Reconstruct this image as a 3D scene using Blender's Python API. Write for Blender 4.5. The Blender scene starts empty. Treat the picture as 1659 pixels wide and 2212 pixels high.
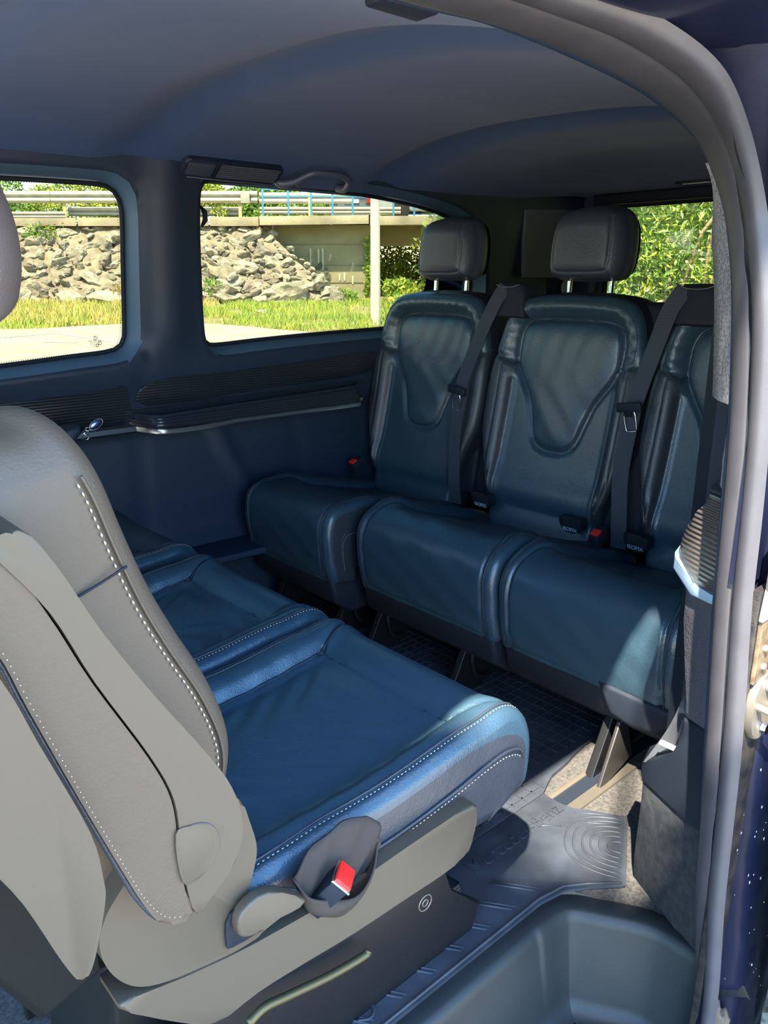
import bpy, bmesh, math, random
import numpy as np
from mathutils import Vector, Matrix, noise
from mathutils.geometry import delaunay_2d_cdt
random.seed(7); rng = np.random.default_rng(7)
scene = bpy.context.scene
col = scene.collection
PI = math.pi

# ------------------------------------------------------------------ camera
# world frame: X = towards the rear of the van, Y = across the van (away from the open door), Z = up, cabin floor at 0
YAW = math.radians(42); PITCH = math.atan(506/1700)
fw = Vector((math.sin(YAW)*math.cos(PITCH), math.cos(YAW)*math.cos(PITCH), -math.sin(PITCH)))
rt = Vector((math.cos(YAW), -math.sin(YAW), 0)); up = rt.cross(fw)
cd = bpy.data.cameras.new('camera'); cam = bpy.data.objects.new('camera', cd); col.objects.link(cam)
m = Matrix((rt, up, -fw)).transposed().to_4x4(); m.translation = Vector((0, 0, 1.10)); cam.matrix_world = m
cd.sensor_fit = 'VERTICAL'; cd.sensor_height = 24; cd.lens = 1700/2212*24; cd.clip_start = .02; cd.clip_end = 300
scene.camera = cam

# ------------------------------------------------------------------ sky, sun, exposure
world = bpy.data.worlds.new('sky'); scene.world = world; world.use_nodes = True
wn = world.node_tree; bg = wn.nodes['Background']
sky = wn.nodes.new('ShaderNodeTexSky'); sky.sky_type = 'NISHITA'; sky.sun_disc = False
sky.sun_elevation = math.radians(60); sky.sun_rotation = math.radians(220); sky.air_density = 1.2; sky.dust_density = .6; sky.ozone_density = 2.5
hs = wn.nodes.new('ShaderNodeHueSaturation'); hs.inputs['Saturation'].default_value = 1.35
wn.links.new(sky.outputs[0], hs.inputs['Color']); wn.links.new(hs.outputs[0], bg.inputs[0]); bg.inputs[1].default_value = 1.3
SA, SB = .58, .38
SUN = Vector((-SA, -SB, 1.0)).normalized()
sl = bpy.data.lights.new('sun', 'SUN'); sl.energy = 35; sl.angle = math.radians(.8); sl.color = (1, .92, .76)
so = bpy.data.objects.new('sun', sl); col.objects.link(so); so.rotation_euler = SUN.to_track_quat('Z', 'Y').to_euler()
vs = scene.view_settings; vs.view_transform = 'Standard'; vs.look = 'None'; vs.gamma = 1; vs.use_curve_mapping = False; vs.exposure = 0.25

# ------------------------------------------------------------------ materials
MATS = {}
def mat(name, color, rough=.5, metal=0, bump=None, bstr=.2, bdist=.002, vary=0, vscale=8, spec=.5, coat=0, stretch=None, color2=None, crough=.1, sheen=0):
    if name in MATS: return MATS[name]
    m = bpy.data.materials.new(name); m.use_nodes = True; nt = m.node_tree; p = nt.nodes['Principled BSDF']
    p.inputs['Base Color'].default_value = (*color, 1); p.inputs['Roughness'].default_value = rough
    p.inputs['Metallic'].default_value = metal; p.inputs['Specular IOR Level'].default_value = spec
    p.inputs['Coat Weight'].default_value = coat; p.inputs['Coat Roughness'].default_value = crough
    p.inputs['Sheen Weight'].default_value = sheen
    tc = nt.nodes.new('ShaderNodeTexCoord'); mp = nt.nodes.new('ShaderNodeMapping'); nt.links.new(tc.outputs['Object'], mp.inputs[0])
    if stretch: mp.inputs['Scale'].default_value = stretch
    if vary or color2:
        n = nt.nodes.new('ShaderNodeTexNoise'); n.inputs['Scale'].default_value = vscale; n.inputs['Detail'].default_value = 6
        nt.links.new(mp.outputs[0], n.inputs['Vector'])
        r = nt.nodes.new('ShaderNodeValToRGB'); c2 = color2 or tuple(min(1, c*(1+vary)) for c in color); c1 = color if color2 else tuple(c*(1-vary) for c in color)
        r.color_ramp.elements[0].color = (*c1, 1); r.color_ramp.elements[1].color = (*c2, 1)
        r.color_ramp.elements[0].position = .35; r.color_ramp.elements[1].position = .65
        nt.links.new(n.outputs['Fac'], r.inputs[0]); nt.links.new(r.outputs[0], p.inputs['Base Color'])
    if bump:
        b = nt.nodes.new('ShaderNodeBump'); b.inputs['Strength'].default_value = bstr; b.inputs['Distance'].default_value = bdist
        if bump == 'leather':
            v = nt.nodes.new('ShaderNodeTexVoronoi'); v.inputs['Scale'].default_value = 420; v.feature = 'SMOOTH_F1'
            w = nt.nodes.new('ShaderNodeTexNoise'); w.inputs['Scale'].default_value = 38; w.inputs['Detail'].default_value = 5; w.inputs['Distortion'].default_value = .8
            ma = nt.nodes.new('ShaderNodeMath'); ma.operation = 'MULTIPLY_ADD'; ma.inputs[1].default_value = 2.2
            nt.links.new(mp.outputs[0], v.inputs['Vector']); nt.links.new(mp.outputs[0], w.inputs['Vector'])
            nt.links.new(w.outputs['Fac'], ma.inputs[0]); nt.links.new(v.outputs['Distance'], ma.inputs[2]); nt.links.new(ma.outputs[0], b.inputs['Height'])
        elif bump == 'ribs':
            wv = nt.nodes.new('ShaderNodeTexWave'); wv.bands_direction = 'Z'; wv.inputs['Scale'].default_value = 38
            nt.links.new(mp.outputs[0], wv.inputs['Vector']); nt.links.new(wv.outputs['Fac'], b.inputs['Height'])
        else:
            n = nt.nodes.new('ShaderNodeTexNoise'); n.inputs['Scale'].default_value = float(bump); n.inputs['Detail'].default_value = 8
            nt.links.new(mp.outputs[0], n.inputs['Vector']); nt.links.new(n.outputs['Fac'], b.inputs['Height'])
        nt.links.new(b.outputs[0], p.inputs['Normal'])
    MATS[name] = m; return m

LEATHER = mat('black_leather', (.022, .046, .067), .34, bump='leather', bstr=.32, bdist=.0012, spec=.62)
LEATHER_DK = mat('black_leather_bolster', (.022, .027, .036), .42, bump='leather', bstr=.32, bdist=.0012, spec=.5)
LEATHER_SIDE = mat('bounce_tinted_leather', (.070, .052, .036), .55, bump='leather', bstr=.30, bdist=.001, spec=.4)  # black seat leather lightened and warmed for bounce light off the ground
SHELL = mat('bounce_tinted_plastic', (.058, .045, .030), .5, bump='900', bstr=.12, bdist=.0006)  # shell plastic colour raised and warmed to carry the sunlit-ground bounce
HEADLINER = mat('headliner_fabric', (.036, .070, .165), .95, bump='700', bstr=.15, bdist=.0008, spec=.15, sheen=.1)
TRIM = mat('dark_trim_plastic', (.015, .026, .050), .5, spec=.35, bump='600', bstr=.15, bdist=.0006)
TRIM_DK = mat('black_plastic', (.010, .014, .022), .6, spec=.22, bump='500', bstr=.15, bdist=.0006)
TRIM_GRAIN = mat('grained_pillar_plastic', (.055, .055, .068), .55, bump='leather', bstr=.4, bdist=.0015)
RIB = mat('ribbed_gloss_trim', (.016, .020, .028), .28, bump='ribs', bstr=.5, bdist=.002, coat=.3)
CHROME = mat('satin_chrome', (.55, .57, .58), .3, metal=1)
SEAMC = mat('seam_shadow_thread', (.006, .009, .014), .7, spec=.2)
STEEL = mat('polished_steel', (.75, .75, .75), .15, metal=1)
GALV = mat('passivated_steel', (.22, .19, .15), .5, metal=.7, bump='200', bstr=.1)
RUBBER = mat('door_seal_rubber', (.038, .036, .042), .5, bump='300', bstr=.15, bdist=.0008, vary=.12, vscale=20)
MATRUB = mat('mat_rubber', (.026, .031, .040), .52, spec=.4, bump='400', bstr=.12, bdist=.0008, vary=.25, vscale=14)
WELL = mat('step_well_plastic', (.016, .020, .021), .5, spec=.35, bump='900', bstr=.2, bdist=.0008, vary=.1, vscale=9)
CHASSIS = mat('chassis_black', (.006, .007, .007), .6, spec=.15)
CARPET = mat('grey_carpet', (.075, .07, .066), .95, bump='900', bstr=.9, bdist=.003, vary=.3, vscale=160, spec=.1)
CARPET_TR = mat('carpet_side_trim', (.034, .036, .040), .95, bump='700', bstr=.6, bdist=.002, vary=.25, vscale=60, spec=.1)
PAINT = mat('black_blue_paint', (.006, .008, .022), .3, coat=.35, crough=.1, bump='60', bstr=.1, bdist=.002)
GRIME = mat('dusty_paint', (.005, .005, .008), .5, spec=.3, bump='220', bstr=.4, bdist=.003, color2=(.03, .025, .02), vscale=26)
RED = mat('red_button', (.75, .02, .015), .3)
BELT = mat('belt_webbing', (.022, .028, .042), .7, bump='ribs', bstr=.2, bdist=.0005)
THREAD = mat('pale_thread', (.55, .50, .42), .8)
THREAD_DK = mat('grey_thread', (.10, .12, .16), .8)
FABRIC = mat('buckle_pouch_fabric', (.044, .037, .033), .95, spec=.1, bump='400', bstr=.3, bdist=.001)
LABELW = mat('label_lettering', (.45, .55, .62), .6)
MUD = mat('dried_mud', (.09, .07, .05), .9, bump='80', bstr=.6, bdist=.004, vary=.3, vscale=40)

def glass_mat(name, tint, rough=0.0, refl=.9):
    m = bpy.data.materials.new(name); m.use_nodes = True; nt = m.node_tree
    for n in list(nt.nodes): nt.nodes.remove(n)
    o = nt.nodes.new('ShaderNodeOutputMaterial'); t = nt.nodes.new('ShaderNodeBsdfTransparent'); g = nt.nodes.new('ShaderNodeBsdfGlossy')
    t.inputs[0].default_value = (*tint, 1); g.inputs['Roughness'].default_value = rough; g.inputs[0].default_value = (refl, refl, refl, 1)
    f = nt.nodes.new('ShaderNodeFresnel'); f.inputs[0].default_value = 1.4; mx = nt.nodes.new('ShaderNodeMixShader')
    nt.links.new(f.outputs[0], mx.inputs[0]); nt.links.new(t.outputs[0], mx.inputs[1]); nt.links.new(g.outputs[0], mx.inputs[2]); nt.links.new(mx.outputs[0], o.inputs[0])
    return m
GLASS = glass_mat('tinted_privacy_glass', (.24, .232, .165))
GLASS_R = glass_mat('tinted_rear_glass', (.26, .27, .19))
FILM = mat('clear_plastic_film', (.16, .17, .19), .2); FILM.node_tree.nodes['Principled BSDF'].inputs['Alpha'].default_value = .35

# ------------------------------------------------------------------ object helpers
def tag(o, label=None, cat=None, group=None, kind=None):
    if label: o['label'] = label
    if cat: o['category'] = cat
    if group: o['group'] = group
    if kind: o['kind'] = kind
    return o
def wl(o):
    v = Vector((0, 0, 0))
    while o is not None: v += o.location; o = o.parent
    return v
def thing(name, label, cat, loc, group=None):
    o = bpy.data.objects.new(name, None); col.objects.link(o); o.location = loc; o.empty_display_size = .1
    return tag(o, label, cat, group)
def struct_empty(name, loc, label=None):
    o = bpy.data.objects.new(name, None); col.objects.link(o); o.location = loc; return tag(o, label, kind='structure')
def ob(name, V, F, mt, parent=None, smooth=True, sharp=None, label=None, kind=None):
    me = bpy.data.meshes.new(name); V = np.asarray(V, float)
    if parent is not None: V = V - np.array(wl(parent))
    me.from_pydata([tuple(v) for v in V], [], [tuple(int(i) for i in f) for f in F]); me.materials.append(mt)
    me.polygons.foreach_set('use_smooth', [smooth]*len(me.polygons))
    if sharp: me.set_sharp_from_angle(angle=math.radians(sharp))
    me.update(); o = bpy.data.objects.new(name, me); col.objects.link(o)
    if parent is not None: o.parent = parent
    return tag(o, label, kind=kind)
def struct(name, V, F, mt, **k):
    o = ob(name, V, F, mt, **k); o['kind'] = 'structure'; return o
def bm_ob(name, bm, mt, parent=None, sharp=35, label=None, kind=None):
    bmesh.ops.recalc_face_normals(bm, faces=bm.faces)
    bm.verts.index_update(); V = [tuple(v.co) for v in bm.verts]; F = [[v.index for v in f.verts] for f in bm.faces]; bm.free()
    return ob(name, V, F, mt, parent, True, sharp, label, kind)
def catmull(P, n=6, closed=False):
    P = [np.array(p, float) for p in P]; N = len(P); out = []
    rngi = range(N if closed else N-1)
    for i in rngi:
        p1, p2 = P[i], P[(i+1) % N]
        p0 = P[(i-1) % N] if closed or i > 0 else 2*p1-p2
        p3 = P[(i+2) % N] if closed or i < N-2 else 2*p2-p1
        for k in range(n):
            t = k/n; out.append(.5*((2*p1)+(-p0+p2)*t+(2*p0-5*p1+4*p2-p3)*t*t+(-p0+3*p1-3*p2+p3)*t**3))
    if not closed: out.append(P[-1])
    return np.array(out)
def resample(P, n, closed=False):
    P = np.asarray(P, float)
    if closed: P = np.vstack([P, P[:1]])
    L = np.r_[0, np.cumsum(np.linalg.norm(np.diff(P, axis=0), axis=1))]
    t = np.linspace(0, L[-1], n+1)[:-1] if closed else np.linspace(0, L[-1], n)
    return np.stack([np.interp(t, L, P[:, k]) for k in range(P.shape[1])], 1)
def rrect(u0, u1, v0, v1, r, n=6):
    if not isinstance(r, (tuple, list)): r = (r,)*4
    out = []
    for (cu, cv, a0, rr) in ((u1, v0, -PI/2, r[0]), (u1, v1, 0, r[1]), (u0, v1, PI/2, r[2]), (u0, v0, PI, r[3])):
        su = -1 if cu == u1 else 1; sv = -1 if cv == v1 else 1
        c = (cu+su*rr, cv+sv*rr)
        for k in range(n+1):
            a = a0+PI/2*k/n; out.append((c[0]+rr*math.cos(a), c[1]+rr*math.sin(a)))
    return np.array(out)
def dpoly(P, poly, closed=True):
    P = np.asarray(P, float); A = np.asarray(poly, float); B = np.roll(A, -1, 0)
    if not closed: A, B = A[:-1], B[:-1]
    d = np.full(len(P), 1e9)
    for a, b in zip(A, B):
        ab = b-a; l = ab@ab+1e-12; t = np.clip(((P-a)@ab)/l, 0, 1)
        d = np.minimum(d, np.linalg.norm(P-(a+t[:, None]*ab), axis=1))
    return d
def inside(P, poly):
    P = np.asarray(P, float); x, y = P[:, 0], P[:, 1]; c = np.zeros(len(P), bool); A = np.asarray(poly); B = np.roll(A, -1, 0)
    for (x1, y1), (x2, y2) in zip(A, B):
        if y1 == y2: continue
        c ^= ((y1 > y) != (y2 > y)) & (x < (x2-x1)*(y-y1)/(y2-y1)+x1)
    return c
def sst(a, b, x): t = np.clip((x-a)/(b-a), 0, 1); return t*t*(3-2*t)
def gau(d, w): return np.exp(-(d/w)**2)

def box(bm, x0, x1, y0, y1, z0, z1, bev=.004, seg=2, M=None):
    vs = [bm.verts.new((x, y, z)) for x in (x0, x1) for y in (y0, y1) for z in (z0, z1)]
    fs = [bm.faces.new([vs[i] for i in f]) for f in ((0, 1, 3, 2), (4, 6, 7, 5), (0, 4, 5, 1), (2, 3, 7, 6), (0, 2, 6, 4), (1, 5, 7, 3))]
    if bev:
        es = {e for f in fs for e in f.edges}; r = bmesh.ops.bevel(bm, geom=list(es), offset=bev, segments=seg, affect='EDGES', profile=.5)
        vs = list({v for v in vs if v.is_valid} | set(r['verts']))
    if M: bmesh.ops.transform(bm, matrix=M, verts=vs)
    return vs
def tube(bm, path, r, seg=8, closed=False, cap=True):
    P = [Vector(p) for p in path]; n = len(P); rings = []; prev = None
    for i, p in enumerate(P):
        t = (P[(i+1) % n]-P[i-1]) if closed else (P[min(i+1, n-1)]-P[max(i-1, 0)])
        t.normalize()
        if prev is None:
            a = Vector((0, 0, 1)) if abs(t.z) < .9 else Vector((1, 0, 0)); u = t.cross(a).normalized()
        else: u = (prev-t*prev.dot(t)).normalized()
        prev = u; w = t.cross(u); rr = r[i] if isinstance(r, (list, tuple, np.ndarray)) else r
        rings.append([bm.verts.new(p+(u*math.cos(2*PI*k/seg)+w*math.sin(2*PI*k/seg))*rr) for k in range(seg)])
    for i in range(n if closed else n-1):
        a, b = rings[i], rings[(i+1) % n]
        for k in range(seg): bm.faces.new((a[k], a[(k+1) % seg], b[(k+1) % seg], b[k]))
    if cap and not closed: bm.faces.new(rings[0][::-1]); bm.faces.new(rings[-1])
def slab(name, outline, lo, hi, mp, mt, parent=None, bev=.005, seg=3, smoothn=0, label=None, sharp=40, kind=None):
    """outline in 2-D (a,b); mp(a,b,t) -> xyz with t in [lo,hi]"""
    P = catmull(outline, smoothn, True) if smoothn else np.array(outline, float)
    bm = bmesh.new(); A = [bm.verts.new(mp(a, b, lo)) for a, b in P]; B = [bm.verts.new(mp(a, b, hi)) for a, b in P]
    f1 = bm.faces.new(A); f2 = bm.faces.new(B[::-1]); n = len(P)
    for i in range(n): bm.faces.new((A[i], B[i], B[(i+1) % n], A[(i+1) % n]))
    if bev:
        es = list(f1.edges)+list(f2.edges); bmesh.ops.bevel(bm, geom=es, offset=bev, segments=seg, affect='EDGES', profile=.5, clamp_overlap=True)
    return bm_ob(name, bm, mt, parent, sharp, label, kind)
def sheet(outline, holes, step, fn, rings=()):
    pts = []; edges = []
    def add_loop(L, con=True):
        s = len(pts); pts.extend([tuple(p) for p in L])
        if con: edges.extend([(s+i, s+(i+1) % len(L)) for i in range(len(L))])
    loops = [np.asarray(outline)]+[np.asarray(h) for h in holes]
    for L in loops: add_loop(L)
    allb = [L for L in loops]
    for h in holes:
        h = np.asarray(h); c = h.mean(0)
        t = np.roll(h, -1, 0)-np.roll(h, 1, 0); nrm = np.stack([t[:, 1], -t[:, 0]], 1); nrm /= np.linalg.norm(nrm, axis=1)[:, None]+1e-9
        if ((h-c)*nrm).sum() < 0: nrm = -nrm
        for r in rings:
            q = h+nrm*r; ok = inside(q, outline)
            for h2 in holes: ok &= ~inside(q, h2)
            pts.extend([tuple(p) for p in q[ok]])
    o = np.asarray(outline); g = np.array([(u, v) for u in np.arange(o[:, 0].min()+step*.5, o[:, 0].max(), step) for v in np.arange(o[:, 1].min()+step*.5, o[:, 1].max(), step)])
    ok = inside(g, o)
    for h in holes: ok &= ~inside(g, h)
    ok &= dpoly(g, o) > step*.4
    mr = (max(rings) if rings else 0)+step*.4
    for h in holes: ok &= dpoly(g, h) > mr
    pts.extend([tuple(p) for p in g[ok]])
    r = delaunay_2d_cdt([Vector(p) for p in pts], edges, [], 0, 1e-6)
    V2 = np.array([tuple(v) for v in r[0]]); F = np.array([f for f in r[2] if len(f) == 3]); C = V2[F].mean(1)
    ok = inside(C, o)
    for h in holes: ok &= ~inside(C, h)
    return fn(V2), F[ok], V2
def grid(nu, nv): return [(i*nv+j, i*nv+j+1, (i+1)*nv+j+1, (i+1)*nv+j) for i in range(nu-1) for j in range(nv-1)]

class Pad:
    """upholstered panel: outline in (u,v), height H(u,v,d) above a wrapped surface W(u,v,h)"""
    def __init__(s, o, c, H, T, W, n=160, nr=40, er=.03, bulge=.006, taper=0, sk=8):
        s.o = resample(o, n, True); s.c = np.array(c, float); s.H = H; s.er = er; s.W = W; s.T = T
        t = np.linspace(0, 1, nr+1)[1:]; ss = 1-(1-t)**1.5
        U = [s.c[None]]; Hh = [s.top(s.c[None])]; lay = [-1]
        for k in ss:
            p = s.c+k*(s.o-s.c); U.append(p); Hh.append(s.top(p))
        he = Hh[-1]; s.nfront = 1+nr*n
        nrm = s.o-s.c; nrm = nrm/np.linalg.norm(nrm, axis=1)[:, None]
        for k in range(1, sk+1):
            q = k/sk; U.append(s.o+nrm*(bulge*math.sin(PI*q)-taper*q*q)); Hh.append(he*(1-q)-T*q)
        U.append(s.c+.9*(s.o-s.c)); Hh.append(np.full(n, -T-.002)); U.append(s.c[None]); Hh.append(np.array([-T-.002]))
        U = np.vstack(U); Hh = np.concatenate(Hh); s.UV = U; s.HH = Hh
        s.V = W(U[:, 0], U[:, 1], Hh); F = []; lv = []
        for j in range(n): F.append((0, 1+j, 1+(j+1) % n)); lv.append(0)
        rows = nr+sk+1
        for r in range(rows-1):
            a = 1+r*n; b = a+n
            for j in range(n): F.append((a+j, b+j, b+(j+1) % n, a+(j+1) % n)); lv.append(0 if r < nr-1 else 1 if r < nr-1+sk else 2)
        a = 1+(rows-1)*n; last = a+n
        for j in range(n): F.append((a+j, last, a+(j+1) % n)); lv.append(2)
        NN = np.zeros_like(s.V)
        for f in F:
            q = s.V[list(f)]; nn = np.cross(q[1]-q[0], q[-1]-q[0]) if len(f) == 3 else np.cross(q[2]-q[0], q[3]-q[1]); 
            for i in f: NN[i] += nn
        s.N = NN/(np.linalg.norm(NN, axis=1)[:, None]+1e-12)
        s.F = F; s.lv = np.array(lv); s.FC = np.array([U[list(f)].mean(0) for f in F])
    def top(s, P):
        d = dpoly(P, s.o); r = s.er; dd = np.clip(r-d, 0, r)
        return s.H(P[:, 0], P[:, 1], d)-(r-np.sqrt(np.clip(r*r-dd*dd, 0, None)))
    def build(s, parts, classify, parent):
        idx = classify(s.FC[:, 0], s.FC[:, 1], s.lv); out = []
        for k, (nm, mt, lb) in enumerate(parts):
            fi = np.nonzero(idx == k)[0]
            if not len(fi): continue
            groups = [fi]
            if nm == 'side_bolster': groups = [fi[s.FC[fi, 0] < 0], fi[s.FC[fi, 0] >= 0]]
            for fi in groups:
                used = sorted({i for f in fi for i in s.F[f]}); mpi = {v: i for i, v in enumerate(used)}
                q = ob(nm, s.V[used], [[mpi[i] for i in s.F[f]] for f in fi], mt, parent, label=lb); out.append(q)
                q.data.normals_split_custom_set_from_vertices([tuple(n) for n in s.N[used]])
        return out
    def on(s, P, off=.0008):
        P = np.asarray(P, float); h = s.top(P)+off; return s.W(P[:, 0], P[:, 1], h)
def arr3(x, y, z): return np.stack(np.broadcast_arrays(np.asarray(x, float), np.asarray(y, float), np.asarray(z, float)), 1)
def prof(P, Pin=None, sm=6):
    Q = catmull(P, sm); L = np.r_[0, np.cumsum(np.linalg.norm(np.diff(Q, axis=0), axis=1))]
    t = np.gradient(Q, axis=0); t /= np.linalg.norm(t, axis=1)[:, None]; N = np.stack([-t[:, 1], t[:, 0]], 1)
    Qi = catmull(Pin, sm) if Pin is not None else None
    return Q, L, N, Qi
def wrapper(pr, y0, T, flip=1):
    Q, L, N, Qi = pr
    def W(u, v, h):
        x = np.interp(v, L, Q[:, 0]); z = np.interp(v, L, Q[:, 1]); nx = np.interp(v, L, N[:, 0])*flip; nz = np.interp(v, L, N[:, 1])*flip
        hp = np.maximum(h, -.03 if Qi is not None else -9); X = x+nx*hp; Z = z+nz*hp
        if Qi is not None:
            q = np.clip((-h-.03)/(T-.03), 0, 1); xi = np.interp(v, L, Qi[:, 0]); zi = np.interp(v, L, Qi[:, 1])
            X = X*(1-q)+xi*q; Z = Z*(1-q)+zi*q
        return arr3(X, y0+u, Z)
    return W
def stitch(name, P, mt, parent, ln=.0052, gap=.0020, w=.00085, label=None):
    """row of single thread stitches along the 3-D path"""
    P = np.asarray(P); L = np.r_[0, np.cumsum(np.linalg.norm(np.diff(P, axis=0), axis=1))]; n = int(L[-1]/(ln+gap)); V = []; F = []
    for i in range(n):
        a, b = [np.array([np.interp(s, L, P[:, k]) for k in range(3)]) for s in (i*(ln+gap), i*(ln+gap)+ln)]
        t = b-a; t /= np.linalg.norm(t)+1e-9; u = np.cross(t, (.3, -.8, .5)); u /= np.linalg.norm(u)+1e-9; q = np.cross(t, u); k0 = len(V)
        mid = (a+b)/2
        V += [a]+[mid+w*(u*math.cos(c)+q*math.sin(c)) for c in (0, PI/2, PI, 3*PI/2)]+[b]
        for k in range(4): F += [(k0, k0+1+k, k0+1+(k+1) % 4), (k0+5, k0+1+(k+1) % 4, k0+1+k)]
    return ob(name, V, F, mt, parent, kind='stuff', label=label)
def welt(name, P, r, mt, parent, label=None):
    bm = bmesh.new(); tube(bm, P, r, 6); return bm_ob(name, bm, mt, parent, sharp=None, label=label)
def text_mesh(name, body, size, mt, M, parent, extrude=.0006, label=None):
    c = bpy.data.curves.new('tmp', 'FONT'); c.body = body; c.size = size; c.extrude = extrude; c.align_x = 'CENTER'; c.align_y = 'CENTER'
    o = bpy.data.objects.new('tmp', c); col.objects.link(o); dg = bpy.context.evaluated_depsgraph_get(); me = o.evaluated_get(dg).to_mesh()
    V = [tuple(M @ v.co) for v in me.vertices]; F = [tuple(p.vertices) for p in me.polygons]
    bpy.data.objects.remove(o); return ob(name, V, F, mt, parent, smooth=False, label=label)
def axes(x, y, origin):
    x = Vector(x).normalized(); y = Vector(y); y = (y-x*y.dot(x)).normalized(); z = x.cross(y)
    M = Matrix((x, y, z)).transposed().to_4x4(); M.translation = Vector(origin); return M
def copy_tree(o, parent=None):
    c = o.copy(); col.objects.link(c); c.parent = parent
    for ch in list(o.children): copy_tree(ch, c)
    return c

# ================================================================== STRUCTURE
# ------------------------------------------------------------------ ceiling
def ceil_z(X, Y):
    t = (Y-.58)/1.64; s = np.abs(2*t-1)
    z = 1.345+.04*t+.145*(1-s**2.6)
    lat = sst(.02, .2, t)*sst(0, .10, 1-t)
    z = z+lat*(.016*gau(X-1.02, .045)-.010*sst(1.06, 1.12, X)*(1-sst(1.80, 1.86, X)) + .018*gau(X-1.90, .05)-.012*sst(1.95, 2.02, X)*(1-sst(2.35, 2.5, X)))
    z = z-.012*lat*sst(.5, .6, X)*(1-sst(.90, .98, X))
    z = z-.020*sst(2.05, 2.16, Y)
    z = z-sst(2.55, 3.08, X)*(z-1.435)*.97
    return z
o = [(-.9, .60), (.84, .60), (.95, .598), (1.02, .592), (1.07, .575), (1.16, .565), (3.14, .565), (3.14, 2.215), (-.9, 2.215)]
o = resample(o, 260, True)
V, F, P2 = sheet(o, [], .035, lambda P: arr3(P[:, 0], P[:, 1], ceil_z(P[:, 0], P[:, 1])))
ceiling = struct('ceiling', V, F, HEADLINER)

# ------------------------------------------------------------------ left wall with two window openings
W1 = catmull([(.10, .858), (.10, 1.33), (.442, 1.330), (.725, 1.338), (.90, 1.341), (.965, 1.339), (.995, 1.325), (1.010, 1.30), (1.015, 1.26), (1.014, 1.15), (1.013, 1.036), (1.012, .95), (1.004, .917), (.972, .896), (.85, .887), (.663, .874), (.381, .862)], 3, True)
W2 = catmull([(1.286, 1.374), (1.40, 1.378), (1.532, 1.38), (1.755, 1.377), (1.984, 1.365), (2.145, 1.35), (2.296, 1.325), (2.38, 1.289), (2.45, 1.206), (2.485, 1.10), (2.493, 1.027), (2.45, .945), (2.317, .925), (2.055, .918), (1.756, .912), (1.484, .903), (1.32, .895), (1.285, .903), (1.270, .935), (1.258, 1.1), (1.252, 1.232), (1.252, 1.322), (1.261, 1.360)], 3, True)
W1 = resample(W1, 110, True); W2 = resample(W2, 150, True)
def wall_base(z): return 2.20-.13*np.maximum(0, z-.9)+.035*sst(.86, .72, z)+.045*sst(.69, .64, z)-.05*sst(.30, .22, z)
def wall_y(P):
    X, z = P[:, 0], P[:, 1]; d = np.minimum(dpoly(P, W1), dpoly(P, W2)); Y = wall_base(z)
    Y = Y+.075*(1-sst(.0, .034, d))
    Y = Y-.022*gau(X-1.13, .055)*sst(.84, .96, z)+.016*gau(X-1.045, .010)*(1-sst(1.36, 1.38, z))
    pk = dpoly(P, [(1.31, .62), (1.35, .52), (1.42, .40), (1.47, .33)], False); Y = Y-.02*gau(pk, .018)*(z < .66)
    pk = dpoly(P, [(1.05, .30), (1.30, .27), (1.48, .26)], False); Y = Y-.012*gau(pk, .02)
    pk = dpoly(P, [(1.60, .64), (1.65, .50), (1.63, .36)], False); Y = Y+.012*gau(pk, .012)
    return arr3(X, Y, z)
o = resample([(-.9, -.03), (3.12, -.03), (3.12, 1.47), (-.9, 1.47)], 300, True)
V, F, P2 = sheet(o, [W1, W2], .03, wall_y, rings=(.004, .009, .015, .021, .028, .036, .046))
FCc = P2[F].mean(1); dd1, dd2 = dpoly(FCc, W1), dpoly(FCc, W2); R1m = dd1 < .030; R2m = dd2 < .030
def pick(mask):
    f = F[mask]; u = np.unique(f); mp_ = -np.ones(len(V), int); mp_[u] = np.arange(len(u)); return V[u], mp_[f]
v_, f_ = pick(~(R1m | R2m)); wall_left = struct('wall_left', v_, f_, TRIM)
REVEAL = mat('sky_tinted_surround', (.058, .11, .18), .45); reveals = [pick(R1m), pick(R2m)]  # wall trim lightened towards blue for the skylight on the reveals
def glassY(z): return 2.27-.146*(z-.9)
def window(name, L, lab):
    w = struct_empty(name, (L[:, 0].mean(), 2.25, .9), lab)
    c = L.mean(0); Lo = c+(L-c)*1.02
    V = arr3(Lo[:, 0], glassY(Lo[:, 1])+.004, Lo[:, 1]); ob('pane', V, [list(range(len(Lo)))], GLASS, w, smooth=False)
    bm = bmesh.new(); tube(bm, arr3(L[:, 0], glassY(L[:, 1])-.003, L[:, 1]), .0065, 6, closed=True); bm_ob('window_seal', bm, TRIM_DK, w, sharp=None)
    # printed ceramic dots just inside the seal
    V = []; F = []; q = resample(L, 420, True)
    for p in q:
        d = (c-p)/np.linalg.norm(c-p); b = p+d*.009; s = .0011; k = len(V)
        for a in ((-s, -s), (s, -s), (s, s), (-s, s)): V.append((b[0]+a[0], glassY(b[1]+a[1])+.0025, b[1]+a[1]))
        F.append((k, k+1, k+2, k+3))
    ob('frit_dots', V, F, TRIM_DK, w, smooth=False, kind='stuff')
    rv = reveals[0] if name.endswith('1') else reveals[1]; ob('window_surround', rv[0], rv[1], REVEAL, w)
    return w
w1 = window('window_1', W1, 'front side window with small etched maker stamp in its lower corner')
w2 = window('window_2', W2, 'large rear side window with rounded corners beside the bench')
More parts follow.
